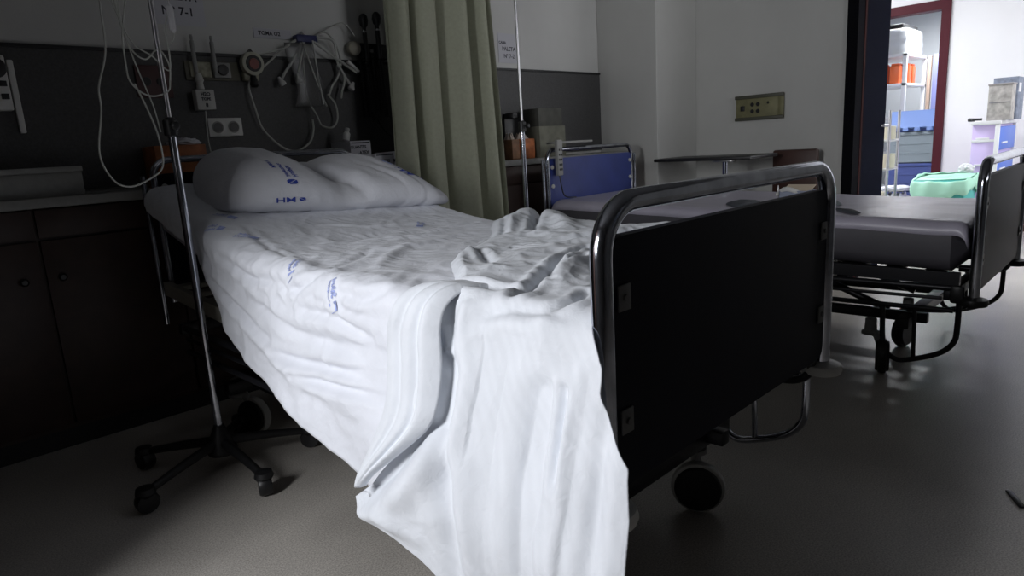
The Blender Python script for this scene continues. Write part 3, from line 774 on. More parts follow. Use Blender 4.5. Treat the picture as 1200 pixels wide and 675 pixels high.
# ------------------------------------------------------------------ infusion stands
def iv_stand(label, x, y, ztop, zcl, base=True, rot=0.2):
    t = thing('infusion_stand', label, 'infusion stand', (x, y, 0), 0, 'infusion stands')
    MB().tube([(x, y, .12), (x, y, zcl)], .0125, 14).build('lower_pole', chrome, t)
    MB().tube([(x, y, zcl-.05), (x, y, ztop)], .0075, 12).build('upper_pole', steel, t)
    MB().lathe([(.014, -.03), (.021, -.026), (.021, .02), (.012, .028)], (x, y, zcl), 'z', 18).build('clamp_collar', black_plastic, t)
    MB().lathe([(.004, 0), (.004, -.02), (.013, -.022), (.013, -.034), (.008, -.038)], (x, y-.012, zcl), 'y', 12).build('clamp_knob', black_plastic, t)
    h = MB()
    for s in (-1, 1):
        h.tube([(x, y, ztop), (x+s*.05, y, ztop+.01), (x+s*.09, y, ztop-.01), (x+s*.10, y, ztop+.025)], .004, 8, 4)
    h.build('hook', steel, t)
    MB().lathe([(.045, .06), (.05, .07), (.038, .11), (.02, .15), (.016, .16)], (x, y, 0), 'z', 20).build('base_hub', black_plastic, t)
    for k in range(5):
        a = rot+2*pi*k/5; ex, ey = x+.29*cos(a), y+.29*sin(a)
        lg = MB().tube([(x+.03*cos(a), y+.03*sin(a), .10), (x+.15*cos(a), y+.15*sin(a), .085), (ex, ey, .062)], (.017, .012), 10, 3).build('leg', black_plastic, t)
        c = MB(); c.lathe([(.012, .082), (.026, .078), (.030, .062), (.022, .050)], (ex, ey, 0), 'z', 14)
        wv = MB().lathe([(.010, -.017), (.030, -.020), (.034, -.012), (.034, .012), (.030, .020), (.010, .020)], (0, 0, 0), 'x', 20)
        M = Matrix.Rotation(a+1.2, 3, 'Z'); wv.v = [M @ v+Vector((ex, ey, .034)) for v in wv.v]
        c.add(wv.v, wv.f); c.build('caster', black_plastic, lg)
    return t
iv_stand('tall chrome infusion stand with black star base beside the foreground bed', -.058, 1.59, 1.98, 1.135, rot=math.radians(200))
iv_stand('thin chrome infusion stand between the curtain and the blue headboard', 1.81, 1.90, 1.98, 1.115, rot=.7)

# infusion line hanging from the first stand
t = thing('infusion_line', 'clear infusion tubing looped round the pole of the tall stand beside the bed', 'infusion line', (-.085, 1.60, .97))
IV = 1.585
def P(x, z, y=IV): return (x, y, z)
MB().tube([P(-.11, 1.93), P(-.17, 1.75), P(-.194, 1.488), P(-.202, 1.35), P(-.235, 1.25), P(-.24, 1.184), P(-.264, 1.065), P(-.243, .991), P(-.201, .965), P(-.14, .985), P(-.10, 1.02), P(-.098, 1.10), P(-.115, 1.18), P(-.14, 1.26)], .0028, 8, 8).build('long_tube', tube_m, t)
MB().tube([P(-.127, 1.494), P(-.15, 1.40), P(-.155, 1.32), P(-.152, 1.269), P(-.125, 1.235), P(-.09, 1.225), P(-.05, 1.24), P(-.04, 1.27), P(-.036, 1.32), P(-.06, 1.36), P(-.10, 1.33), P(-.135, 1.36), P(-.15, 1.44), P(-.14, 1.52), P(-.10, 1.55)], .0026, 8, 8).build('coiled_tube', tube_m, t)
MB().tube([P(-.17, 1.50), P(-.13, 1.38), P(-.08, 1.34), P(-.04, 1.30), P(-.03, 1.34), P(-.03, 1.42), P(-.02, 1.455)], .0024, 8, 8).build('thin_tube', tube_m, t)
MB().tube([P(-.165, 1.55), P(-.15, 1.42), P(-.125, 1.30), P(-.10, 1.20), P(-.09, 1.12)], .0022, 8, 8).build('thin_tube', tube_m, t)
MB().lathe([(.003, 1.41), (.010, 1.418), (.011, 1.47), (.009, 1.485), (.003, 1.49), (.003, 1.51)], (-.008, IV, 0), 'z', 14).build('drip_chamber', mat('clear_plastic', (.7, .7, .72), .2, alpha=.6), t)
MB().tube([P(-.006, 1.413), P(-.012, 1.39), P(-.030, 1.37)], .0024, 8, 4).build('thin_tube', tube_m, t)

# ------------------------------------------------------------------ fittings on the head wall
PY = HY-.012
def wf_text(txt, sz, x, z, y): return text_mb(txt, sz, lambda a, b, h: (x+a, y, z+b), bold=.0008)
# paper signs
def sign(label, x0, x1, z0, z1, lines):
    o = MB().box(x0, x1, HY-.0035, HY-.001, z0, z1).build('paper_sign', paper, smooth=False)
    tag(o, label, 'sign')
    tx = MB()
    for s, sz, x, z in lines:
        q = wf_text(s, sz, x, z, HY-.0042); tx.add(q.v, q.f)
    off = Vector(o.location); tx.v = [v-off for v in tx.v]
    tx.build('printed_text', ink, o, smooth=False, local=True)
sign('white paper sign reading N\u00ba 7-1 on the wall above the foreground bed', .24, .455, 1.60, 1.80, [('HABITACI\u00d3N', .032, .35, 1.77), ('PALETA', .046, .35, 1.715), ('N\u00ba 7-1', .048, .345, 1.655)])
sign('white paper sign reading N\u00ba 7-2 on the wall right of the curtain', 2.225, 2.40, 1.525, 1.70, [('CAMA', .022, 2.262, 1.645), ('PALETA', .034, 2.315, 1.608), ('N\u00ba 7-2', .034, 2.315, 1.565)])
# control panel at the far left
t = thing('wall_intercom', 'white bedside intercom panel on the dark wall at the far left', 'intercom', (-.36, PY, 1.25))
MB().box(-.44, -.30, PY-.03, PY, 1.25, 1.445, .008).build('housing', white_pl, t)
MB().lathe([(.036, -.032), (.033, -.034)], (-.335, PY, 1.40), 'y', 24).build('speaker', black_plastic, t)
for k, (x, z) in enumerate(((-.35, 1.345), (-.32, 1.345), (-.35, 1.31), (-.32, 1.30))):
    MB().box(x-.012, x+.012, PY-.034, PY-.030, z-.010, z+.010, .002).build('button', black_plastic, t)
MB().box(-.295, -.275, PY-.02, PY, 1.17, 1.43, .004).build('handset_hook', white_pl, t)
# small dark red panel behind the tubes
t = thing('wall_socket', 'dim reddish socket plate on the dark wall behind the infusion tubing', 'socket', (.22, PY, 1.30))
MB().box(.13, .27, PY-.012, PY, 1.30, 1.43, .004).build('plate', mat('dim_red_plastic', (.07, .03, .03), .5), t)
for x in (.17, .225): MB().lathe([(.018, -.013), (.016, -.016)], (x, PY, 1.365), 'y', 16).build('outlet', black_plastic, t)
# medical gas outlets
t = thing('gas_outlet_unit', 'wall unit of gas outlets with two upright flow tubes above the double socket', 'gas outlet', (.43, PY, 1.38))
MB().box(.33, .565, PY-.012, PY, 1.375, 1.455, .003).build('backplate', mat('olive_plate', (.12, .115, .085), .5), t)
MB().box(.345, .435, PY-.03, PY-.012, 1.385, 1.45, .006).build('outlet_block', mat('cream_plastic', (.33, .32, .24), .5, 0, .3, 60), t)
MB().box(.445, .52, PY-.03, PY-.012, 1.385, 1.45, .005).build('outlet_block', grey_pl, t)
MB().lathe([(.024, -.032), (.022, -.045), (.012, -.047)], (.482, PY, 1.418), 'y', 20).build('dial', black_plastic, t)
for x in (.362, .445):
    MB().lathe([(.006, 1.40), (.009, 1.41), (.009, 1.53), (.005, 1.535), (.007, 1.545), (.005, 1.556)], (x, PY-.045, 0), 'z', 12).build('flow_tube', grey_pl, t)
MB().lathe([(.012, 1.33), (.016, 1.335), (.013, 1.36), (.018, 1.37), (.010, 1.40)], (.37, PY-.045, 0), 'z', 14).build('connector', lgrey_pl, t)
t = thing('humidifier_box', 'small white labelled humidifier box hanging under the gas outlets', 'humidifier', (.375, PY-.05, 1.24))
hbx = MB().box(.335, .415, PY-.075, PY-.03, 1.245, 1.33, .006).build('box', lgrey_pl, t)
tx = MB()
for s, sz, z in (('H2O', .020, 1.31), ('TOPE', .016, 1.29), ('8', .022, 1.265)):
    q = wf_text(s, sz, .375, z, PY-.0765); tx.add(q.v, q.f)
tx.build('printed_text', ink, hbx, smooth=False)
MB().tube([(.375, PY-.05, 1.245), (.37, PY-.05, 1.18), (.365, PY-.06, 1.10), (.36, PY-.10, 1.0)], .003, 8, 5).build('drain_tube', tube_m, t)
# suction regulator
t = thing('suction_regulator', 'round cream suction regulator with a red centre on the head wall', 'regulator', (.61, PY, 1.38))
MB().box(.575, .645, PY-.035, PY, 1.375, 1.42, .008).build('mount', mat('cream_plastic', (.33, .32, .24)), t)
g = MB().lathe([(.050, -.03), (.052, -.04), (.050, -.062), (.042, -.066)], (.612, PY, 1.447), 'y', 28).build('gauge', mat('pale_cream_plastic', (.45, .44, .36), .45), t)
MB().lathe([(.036, -.067), (.034, -.070)], (.612, PY, 1.447), 'y', 24).build('dial_face', black_plastic, g)
MB().lathe([(.024, -.0705), (.022, -.074)], (.612, PY, 1.445), 'y', 20).build('red_centre', mat('dull_red', (.22, .07, .06), .5), g)
MB().prism([(.592, 1.49), (.632, 1.49), (.612, 1.512)], PY-.05, PY-.035, 'xz').build('pointer', black_plastic, t)
MB().lathe([(.013, 1.345), (.020, 1.355), (.016, 1.38), (.010, 1.40)], (.612, PY-.045, 0), 'z', 12).build('connector', black_plastic, t)
# double power socket
def sockets(label, x0, x1, z0, z1):
    t = thing('power_socket', label, 'power socket', ((x0+x1)/2, PY, z0))
    MB().box(x0, x1, PY-.012, PY, z0, z1, .004).build('plate', white_pl, t)
    for k in (0, 1):
        x = x0+(x1-x0)*(.27+.46*k); z = (z0+z1)/2
        MB().lathe([(.024, -.0125), (.026, -.0145), (.021, -.016), (.020, -.013)], (x, PY, z), 'y', 24).build('rim', grey_pl, t)
        q = MB(); q.lathe([(.019, -.0135), (.018, -.0145)], (x, PY, z), 'y', 20)
        q.build('outlet', mat('socket_shadow_grey', (.10, .10, .10)), t)
sockets('white double power socket on the dark wall behind the pillow', .392, .545, 1.135, 1.215)
# label strip
t = tag(MB().box(.665, .85, HY-.006, HY-.001, 1.572, 1.615, .001).build('label_strip', paper, smooth=False), 'narrow white label strip on the wall left of the hanging tubes', 'label')
q = wf_text('TOMA O2', .024, .74, 1.593, HY-.0068); q.v = [v-Vector(t.location) for v in q.v]; q.build('printed_text', ink, t, smooth=False, local=True)
# bundle of tubes hanging from a blue clip
t = thing('tubing_bundle', 'tangle of clear tubes and masks hanging from a blue clip on the head wall', 'tubing', (.90, PY-.03, 1.10))
TY = PY-.035
MB().box(.845, .955, TY-.02, TY+.03, 1.555, 1.59, .008).build('clip', mat('navy_clip', (.03, .035, .12), .5), t)
MB().tube([(.90, TY, 1.59), (.90, TY+.02, 1.60), (.905, PY, 1.61)], .006, 8).build('hook', white_pl, t)
def W_(pts, r=.0045, nm='tube', mt=tube_m): MB().tube([(x, TY-(.012 if i % 2 else .0)-k_*.004, z) for i, (x, z) in enumerate(pts)], r, 8, 7).build(nm, mt, t)
k_ = 0
W_([(.87, 1.575), (.80, 1.54), (.70, 1.46), (.62, 1.40), (.59, 1.35), (.60, 1.25), (.63, 1.16), (.70, 1.08), (.78, 1.055), (.85, 1.09), (.885, 1.15), (.88, 1.20)], .005)
k_ = 1
W_([(.86, 1.57), (.77, 1.52), (.66, 1.49), (.60, 1.46), (.575, 1.42)], .004)
W_([(.88, 1.57), (.82, 1.48), (.775, 1.42), (.745, 1.385)], .0065)
k_ = 2
W_([(.89, 1.57), (.845, 1.46), (.83, 1.40)], .006)
W_([(.88, 1.57), (.86, 1.42), (.87, 1.30), (.90, 1.22), (.93, 1.17), (.98, 1.16), (1.02, 1.20), (1.01, 1.27), (.98, 1.32)], .0045)
k_ = 0
W_([(.93, 1.58), (1.00, 1.61), (1.06, 1.56), (1.07, 1.47), (1.05, 1.40), (1.01, 1.36), (.99, 1.31)], .005)
k_ = 3
W_([(.93, 1.58), (1.03, 1.57), (1.05, 1.48), (1.07, 1.42), (1.11, 1.37)], .006)
W_([(.92, 1.57), (1.02, 1.50), (1.10, 1.46), (1.15, 1.425)], .007)
W_([(1.05, 1.46), (1.075, 1.40), (1.06, 1.33), (1.045, 1.30)], .005)
W_([(.95, 1.59), (1.05, 1.645), (1.12, 1.655), (1.16, 1.60)], .003)
W_([(.87, 1.57), (.90, 1.44), (.94, 1.33), (.96, 1.26)], .004)
for x, z, a in ((.74, 1.375, .5), (.83, 1.39, .1), (1.12, 1.36, -.5)):
    q = MB().lathe([(.006, .02), (.010, .005), (.017, -.012), (.016, -.02)], (0, 0, 0), 'z', 14)
    M = Matrix.Rotation(-a, 3, 'Y'); q.v = [M @ v+Vector((x, TY-.015, z)) for v in q.v]
    q.build('mouthpiece', mat('milky_plastic', (.5, .5, .48), .4), t)
MB().tube([(.925, TY-.02, 1.565), (.932, TY-.02, 1.40), (.945, TY-.02, 1.27)], .004, 8).build('clear_rod', mat('milky_plastic', (.5, .5, .48)), t)
MB().grid(lambda u, v: (.80+.14*u+.02*sin(5*v), TY-.010-.012*sin(pi*u), 1.26+.29*v-.0*u), 10, 12).build('plastic_bag', mat('smoky_film', (.22, .22, .22), .3, alpha=.35), t, smooth='all', solid=.001)
MB().tube([(1.10, TY-.03, 1.475), (1.16, TY-.03, 1.43)], (.010, .006), 10).build('syringe_tip', white_pl, t)
# wall diagnostic set
t = thing('diagnostic_set', 'black wall diagnostic set with two upright handled instruments and hanging coiled cords', 'diagnostic set', (1.27, PY, 1.50))
MB().box(1.20, 1.375, HY-.05, HY, 1.50, 1.575, .010).build('housing', black_plastic, t)
MB().lathe([(.030, -.02), (.036, -.03), (.034, -.055), (.02, -.07), (.006, -.073)], (1.165, HY, 1.545), 'y', 20).build('round_knob', mat('cream_knob', (.42, .40, .33), .35), t)
for k, (x, zb_) in enumerate(((1.225, 1.68), (1.305, 1.695))):
    h = MB().lathe([(.008, zb_-.20), (.012, zb_-.195), (.012, zb_-.05), (.009, zb_-.045), (.010, zb_-.035), (.020, zb_-.022), (.024, zb_), (.021, zb_+.02), (.010, zb_+.032)], (x, HY-.062, 0), 'z', 16).build('instrument', black_plastic, t)
    MB().lathe([(.0125, zb_-.058), (.0125, zb_-.050)], (x, HY-.062, 0), 'z', 16).build('metal_ring', steel, h)
    pts = []; n = 420
    for i in range(n):
        f = i/n; z = zb_-.20-f*(.30 if k == 0 else .29); a = 2*pi*38*f
        pts.append((x+.012*f+.011*cos(a), HY-.055+.011*sin(a), z))
    MB().tube(pts, .0035, 5).build('coiled_cord', black_plastic, t)
    pts = [(p[0]-.035, p[1]+.012, p[2]+.03) for p in pts]
    MB().tube(pts, .0035, 5).build('coiled_cord', black_plastic, t)
MB().box(1.255, 1.275, HY-.052, HY-.05, 1.53, 1.545, .001).build('label', grey_pl, t)
MB().tube([(1.27, HY-.04, 1.19), (1.32, HY-.03, 1.13), (1.40, HY-.02, 1.09), (1.50, HY-.02, 1.08)], .0035, 8, 5).build('power_cable', black_plastic, t)

# ------------------------------------------------------------------ things on the worktop
WT = .935
def carton(name, label, cat, x0, x1, y0, y1, z0, h, mt, text=None, group=None):
    t = thing(name, label, cat, ((x0+x1)/2, (y0+y1)/2, z0), 0, group)
    bx = MB().box(x0, x1, y0, y1, z0, z0+h, .002).build('carton_body', mt, t)
    if text:
        tx = MB()
        for s, sz, ox, oz in text:
            q = text_mb(s, sz, lambda a, b, hh: ((x0+x1)/2+ox+a, y0-.0015, z0+oz+b), bold=.0008); tx.add(q.v, q.f)
        tx.box(x0+.006, x1-.006, y0-.001, y0, z0+h-.012, z0+h-.006)
        tx.build('print', ink, bx, smooth=False)
    return t
gl = [('GUANTES', .020, -.015, .045), ('LATEX', .022, .01, .018)]
carton('supply_box', 'empty white box lowest beneath the upper box of gloves', 'box', .985, 1.105, CF+.03, HY-.03, WT, .075, paper, gl, 'glove boxes behind the pillow')
carton('supply_box', 'white printed glove box, topmost of the boxes behind the pillow', 'box', .975, 1.09, CF+.03, HY-.04, WT+.075, .075, paper, gl, 'glove boxes behind the pillow')
carton('supply_box', 'white printed glove box in the middle of the low row behind the pillow', 'box', 1.11, 1.218, CF+.03, HY-.04, WT, .085, paper, gl, 'glove boxes behind the pillow')
carton('supply_box', 'white printed glove box standing against the left edge of the curtain', 'box', 1.226, 1.315, CF+.03, HY-.04, WT, .090, paper, gl, 'glove boxes behind the pillow')
t = thing('small_bottle', 'small white bottle leaning on top of the glove boxes', 'bottle', (.99, CF+.09, WT+.15))
q = MB().lathe([(.012, 0), (.017, .003), (.017, .035), (.009, .045)], (0, 0, 0), 'z', 16); q.v = [Matrix.Rotation(.25, 3, 'Y') @ v+Vector((.99, CF+.09, WT+.155)) for v in q.v]; q.build('bottle_body', white_pl, t)
q = MB().lathe([(.010, .043), (.012, .046), (.012, .060), (.008, .062)], (0, 0, 0), 'z', 16); q.v = [Matrix.Rotation(.25, 3, 'Y') @ v+Vector((.99, CF+.09, WT+.155)) for v in q.v]; q.build('cap', lgrey_pl, t)
t = carton('tissue_carton', 'orange carton on the worktop behind the tall infusion stand', 'carton', .10, .30, CF+.05, HY-.05, WT, .165, mat('orange_card', (.30, .10, .035), .7, 0, .3, 30))
def crumple(name, label, x, y, z, rx, ry, rz, mt, seed, cat='paper'):
    mb = MB()
    def fn(u, v):
        a = 2*pi*u; b = pi*v
        k = 1+.35*noise.noise(Vector((cos(a)*sin(b)*3+seed, sin(a)*sin(b)*3, cos(b)*3)))+.2*noise.noise(Vector((cos(a)*sin(b)*8+seed, sin(a)*sin(b)*8, cos(b)*8)))
        zz = cos(b)*rz*k
        return (x+cos(a)*sin(b)*rx*k, y+sin(a)*sin(b)*ry*k, max(z, z+rz*.55+zz))
    return tag(mb.grid(fn, 40, 24, closed_u=True).build(name, mt, smooth='all'), label, cat)
crumple('crumpled_paper', 'white crumpled wrapping lying on the orange carton', .24, CF+.12, WT+.166, .06, .045, .018, paper, 3, 'paper')
# right bay, between curtain and blue headboard
def packet(label, x0, x1, h, mt, seed):
    t = thing('gauze_packet', label, 'packet', ((x0+x1)/2, CF+.10, WT), 0, 'orange packets on the worktop')
    MB().box(x0, x1, CF+.05, CF+.16, WT, WT+h, .006).build('packet_body', mt, t)
    def fn(u, v):
        a = 2*pi*u; r = (x1-x0)*.42*(1-.5*v)
        return ((x0+x1)/2+r*cos(a)+.004*sin(7*a), CF+.105+.035*(1-.4*v)*sin(a), WT+h+.030*v*(1+.3*sin(5*a+seed)))
    MB().grid(fn, 30, 4, closed_u=True).build('tissue', mat('pale_tissue', (.45, .38, .33), .8), t, smooth='all')
orp = mat('orange_packet', (.42, .12, .03), .6, 0, .35, 25); bkp = mat('brown_packet', (.20, .10, .05), .6, 0, .3, 25)
packet('small brown packet on the worktop beside the curtain edge', 2.10, 2.165, .12, bkp, 0)
packet('orange packet with pale tissue on top beside the thin infusion stand', 2.175, 2.30, .12, orp, 2)
tag(MB().box(2.165, 2.33, CF+.17, HY-.02, WT, WT+.25, .012).lathe([(.05, WT+.25), (.045, WT+.28), (.02, WT+.285)], (2.26, CF+.20, 0), 'z', 18).build('dispenser', black_plastic), 'black dispenser standing behind the orange packet on the worktop', 'dispenser')
olv = mat('olive_carton', (.15, .15, .115), .7, 0, .2, 20)
carton('storage_carton', 'dim olive carton on the worktop left of the blue headboard', 'carton', 2.325, 2.57, CF+.03, HY-.04, WT, .19, olv, None, 'stacked cartons by the blue headboard')
carton('storage_carton', 'dark carton stacked on the olive carton left of the blue headboard', 'carton', 2.335, 2.555, CF+.04, HY-.05, WT+.19, .11, mat('dark_carton', (.07, .07, .06), .7, 0, .2, 20), None, 'stacked cartons by the blue headboard')

# handset hooked over the headboard of the second bed
t = thing('bed_handset', 'grey bed control handset hooked over the blue headboard rail', 'handset', (2.21, 1.98, .80))
hy = -.103+BL; hz = .98
MB().box(2.165, 2.21, hy-.052, hy-.026, .83, 1.035, .006).build('handset_body', grey_pl, t)
for k in range(5):
    for s in (0, 1): MB().box(2.173+s*.017, 2.184+s*.017, hy-.0545, hy-.052, .86+k*.028, .872+k*.028, .001).build('button', black_plastic, t)
MB().box(2.165, 2.52, hy-.03, hy+.035, 1.012, 1.026, .004).build('hanger', grey_pl, t)
MB().tube([(2.185, hy-.04, .83), (2.19, hy-.045, .78), (2.21, hy-.045, .72), (2.235, hy-.06, .70), (2.26, hy-.10, .70)], .004, 8, 5).build('cable', black_plastic, t)

# things lying on the second mattress
def mtop(x, y): return .628+.03*(y+.103)+.007
def lump(name, label, x, y, rx, ry, h, mt, ang, seed, cat):
    def fn(u, v):
        a = 2*pi*u; b = pi/2*v; k = 1+.18*sin(3*a+seed)+.12*noise.noise(Vector((cos(a)*2, sin(a)*2, seed)))
        lx, ly = rx*k*sin(b)*cos(a), ry*k*sin(b)*sin(a)
        return (x+lx*cos(ang)-ly*sin(ang), y+lx*sin(ang)+ly*cos(ang), mtop(x, y)+h*cos(b)*(1+.25*noise.noise(Vector((lx*30, ly*30, seed)))))
    return tag(MB().grid(fn, 36, 10, closed_u=True).build(name, mt, smooth='all'), label, cat)
dg = mat('dark_grey_cloth', (.05, .055, .065), .8)
lump('folded_strap', 'flat dark strap lying on the second mattress near its foot', 2.27, .42, .12, .022, .012, dg, .9, 1, 'strap')
lump('crumpled_cloth', 'small grey cloth lying on the second mattress just behind the dark strap', 2.50, .55, .05, .03, .018, mat('mid_grey_cloth', (.16, .18, .19), .8), .5, 2, 'cloth')
lump('folded_towel', 'dark grey folded towel on the second mattress seen over the foreground footboard', 2.33, .92, .09, .07, .022, dg, -.2, 3, 'towel')
t = thing('open_carton', 'small open white and tan carton on the second mattress behind the chrome rail', 'carton', (2.62, .78, mtop(2.6, .78)))
z0 = mtop(2.6, .78)
cw = MB(); x0, x1, y0, y1 = 2.56, 2.68, .70, .84
cw.box(x0, x1, y0, y0+.004, z0, z0+.05); cw.box(x0, x1, y1-.004, y1, z0, z0+.05); cw.box(x0, x0+.004, y0, y1, z0, z0+.05); cw.box(x1-.004, x1, y0, y1, z0, z0+.05); cw.box(x0, x1, y0, y1, z0, z0+.004)
cw.build('carton_body', mat('blue_grey_card', (.25, .28, .36), .7), t, smooth=False)
MB().box(x0+.01, x1, y0, y1, z0+.052, z0+.055, rot=(-.35, 'Y')).build('lid_flap', mat('tan_card', (.62, .52, .40), .7), t, smooth=False)
MB().tube([(x0+.02, .72, z0+.03), (x0+.0, .80, z0+.06), (x0+.03, .86, z0+.03)], .012, 8, 4).build('tissue_roll', white_pl, t)

# ------------------------------------------------------------------ overbed table, chair, wall plate
t = thing('overbed_table', 'thin black-topped overbed table on a chrome column by the wall pillar', 'table', (3.36, 1.58, 0))
MB().box(3.12, 3.50, 1.26, 1.95, .850, .872, .006).build('table_top', black_plastic, t)
MB().tube([(3.18, 1.46, .06), (3.18, 1.46, .85)], .016, 12).build('column', chrome, t)
MB().box(3.14, 3.22, 1.40, 1.52, .838, .850, .003).build('bracket', steel, t)
MB().box(3.16, 3.60, 1.44, 1.48, .04, .07, .006).build('foot_bar', steel, t)
for y in (1.42, 1.80): MB().box(3.15, 3.62, y-.015, y+.015, .04, .065, .005).build('foot_bar', steel, t)
MB().box(3.16, 3.20, 1.42, 1.80, .04, .065, .005).build('foot_bar', steel, t)
for x in (3.17, 3.60):
    for y in (1.42, 1.80): MB().lathe([(.010, -.012), (.020, -.010), (.020, .010), (.010, .012)], (x, y, .020), 'y', 16).build('caster', black_plastic, t)

t = thing('chair', 'low chair with dark reddish brown padded back against the right wall behind the second bed', 'chair', (3.42, 1.20, 0))
vin = mat('red_brown_vinyl', (.055, .022, .016), .5, 0, .1, 20)
MB().box(3.60, 3.65, 1.055, 1.345, .60, .885, .015).build('backrest', vin, t)
MB().box(3.20, 3.61, 1.03, 1.37, .42, .48, .018).build('seat', vin, t)
for x in (3.23, 3.58):
    for y in (1.05, 1.35): MB().tube([(x, y, 0), (x, y, .43)], .011, 10).build('leg', steel, t)
for y in (1.10, 1.30): MB().tube([(3.59, y, .43), (3.60, y, .60), (3.63, y, .75)], .010, 10, 4).build('back_support', steel, t)
for y in (1.035, 1.365): MB().tube([(3.24, y, .43), (3.25, y, .60), (3.56, y, .61)], .009, 10, 4).build('arm', steel, t)

t = thing('wall_outlet_box', 'yellowish metal outlet plate on the right wall beside the doorway', 'outlet box', (RX, 1.50, 1.05))
olive = mat('yellow_olive_metal', (.20, .19, .10), .5, .2, .12, 30)
MB().box(RX-.018, RX, 1.33, 1.665, 1.095, 1.255, .006).build('plate', olive, t)
MB().box(RX-.026, RX-.018, 1.325, 1.67, 1.235, 1.258, .003).build('top_edge', mat('dark_olive', (.07, .07, .05)), t)
MB().box(RX-.026, RX-.018, 1.325, 1.67, 1.090, 1.112, .003).build('bottom_edge', mat('dark_olive', (.07, .07, .05)), t)
MB().box(RX-.024, RX-.018, 1.325, 1.365, 1.112, 1.235, .002).build('side_cover', olive, t)
for y in (1.545, 1.505):
    for z in (1.195, 1.15): MB().lathe([(.014, -.021), (.012, -.024)], (RX, y, z), 'x', 14).build('outlet', black_plastic, t)
MB().box(RX-.024, RX-.018, 1.60, 1.63, 1.155, 1.19, .002).build('switch', black_plastic, t)
MB().lathe([(.009, -.020), (.007, -.023)], (RX, 1.435, 1.20), 'x', 12).build('indicator', black_plastic, t)

# ------------------------------------------------------------------ corridor
# drawer cart
lil = mat('lilac_plastic', (.68, .55, .88), .45); blu = mat('bright_blue_plastic', (.08, .18, .68), .4); gw = mat('gloss_white', (.8, .8, .82), .4)
t = thing('drawer_cart', 'lilac and blue plastic drawer cart with white frame in the bright corridor', 'cart', (6.1, .55, 0))
MB().box(5.76, 6.45, .50, .66, .10, .955, .006).build('body', lil, t)
MB().box(5.74, 6.47, .47, .67, .955, .985, .004).build('top', gw, t)
for x in (5.745, 6.44): MB().box(x, x+.03, .475, .505, .05, .955, .003).build('corner_post', gw, t)
for k in range(4):
    z = .12+k*.21
    d = MB().box(5.78, 6.435, .478, .50, z, z+.185, .006).build('drawer', blu, t)
    MB().box(5.88, 6.08, .470, .478, z+.05, z+.065, .002).build('handle', gw, d)
    MB().box(5.752, 5.76, .54, .63, z+.09, z+.105, .001).build('label_strip', gw, t)
MB().box(5.752, 5.762, .50, .66, .82, .84, .001).build('trim', gw, t)
for x in (5.80, 6.40):
    for y in (.52, .64): MB().lathe([(.012, -.012), (.045, -.010), (.045, .010), (.012, .012)], (x, y, .045), 'y', 16).build('caster', black_plastic, t)
def crate(label, x0, x1, y0, y1, z0, h, mt, grp, ribs=2, lid=None, name='plastic_crate'):
    t = thing(name, label, 'crate', ((x0+x1)/2, (y0+y1)/2, z0), 0, grp)
    b = MB(); w_ = .008
    b.box(x0, x1, y0, y0+w_, z0, z0+h); b.box(x0, x1, y1-w_, y1, z0, z0+h); b.box(x0, x0+w_, y0, y1, z0, z0+h); b.box(x1-w_, x1, y0, y1, z0, z0+h); b.box(x0, x1, y0, y1, z0, z0+w_)
    b.build('shell', mt, t, smooth=False)
    r = MB(); r.box(x0-.012, x1+.012, y0-.012, y0, z0+h-.03, z0+h, .003); r.box(x0-.012, x0, y0-.012, y1+.012, z0+h-.03, z0+h, .003); r.box(x0-.012, x1+.012, y1, y1+.012, z0+h-.03, z0+h, .003); r.box(x1, x1+.012, y0-.012, y1+.012, z0+h-.03, z0+h, .003)
    r.build('rim', mt, t)
    for k in range(ribs):
        z = z0+h*(.3+.3*k)
        MB().box(x0-.006, x0, y0+.1*(y1-y0), y1-.1*(y1-y0), z, z+.008, .001).build('rib', mt, t)
    return t
gc = mat('grey_carton_print', (.42, .40, .38), .7, 0, .3, 25)
t = thing('supply_carton', 'beige grey printed carton standing on the drawer cart', 'carton', (5.86, .52, .985))
MB().box(5.78, 5.93, .42, .575, .985, 1.265, .004).build('carton_body', gc, t)
MB().box(5.778, 5.78, .43, .565, 1.12, 1.126).build('tape_line', mat('tape_grey', (.2, .2, .22)), t, smooth=False)
MB().box(5.775, 5.935, .415, .58, 1.255, 1.268, .003).build('lid', mat('carton_edge', (.33, .31, .31), .7), t)
t = thing('supply_carton', 'blue grey labelled carton at the back of the drawer cart by the picture edge', 'carton', (6.15, .50, .985))
MB().box(6.02, 6.28, .42, .59, .985, 1.32, .004).build('carton_body', mat('blue_grey_carton', (.20, .23, .30), .6, 0, .3, 25), t)
MB().box(6.018, 6.02, .44, .57, 1.06, 1.16).build('paper_label', mat('pale_label', (.5, .5, .48)), t, smooth=False)
MB().lathe([(.030, -.003), (.028, -.004)], (6.02, .47, 1.24), 'x', 18).build('round_label', gw, t)
MB().box(6.03, 6.12, .416, .42, 1.20, 1.27).build('paper_label', gw, t, smooth=False)
tag(MB().tube([(5.80, .665, .99), (5.77, .66, 1.0), (5.765, .60, 1.0)], .010, 8, 4).tube([(5.80, .70, 1.0), (5.79, .66, .998)], .014, 8).build('scissors', black_plastic), 'black handled tool lying on the left corner of the drawer cart', 'tool')

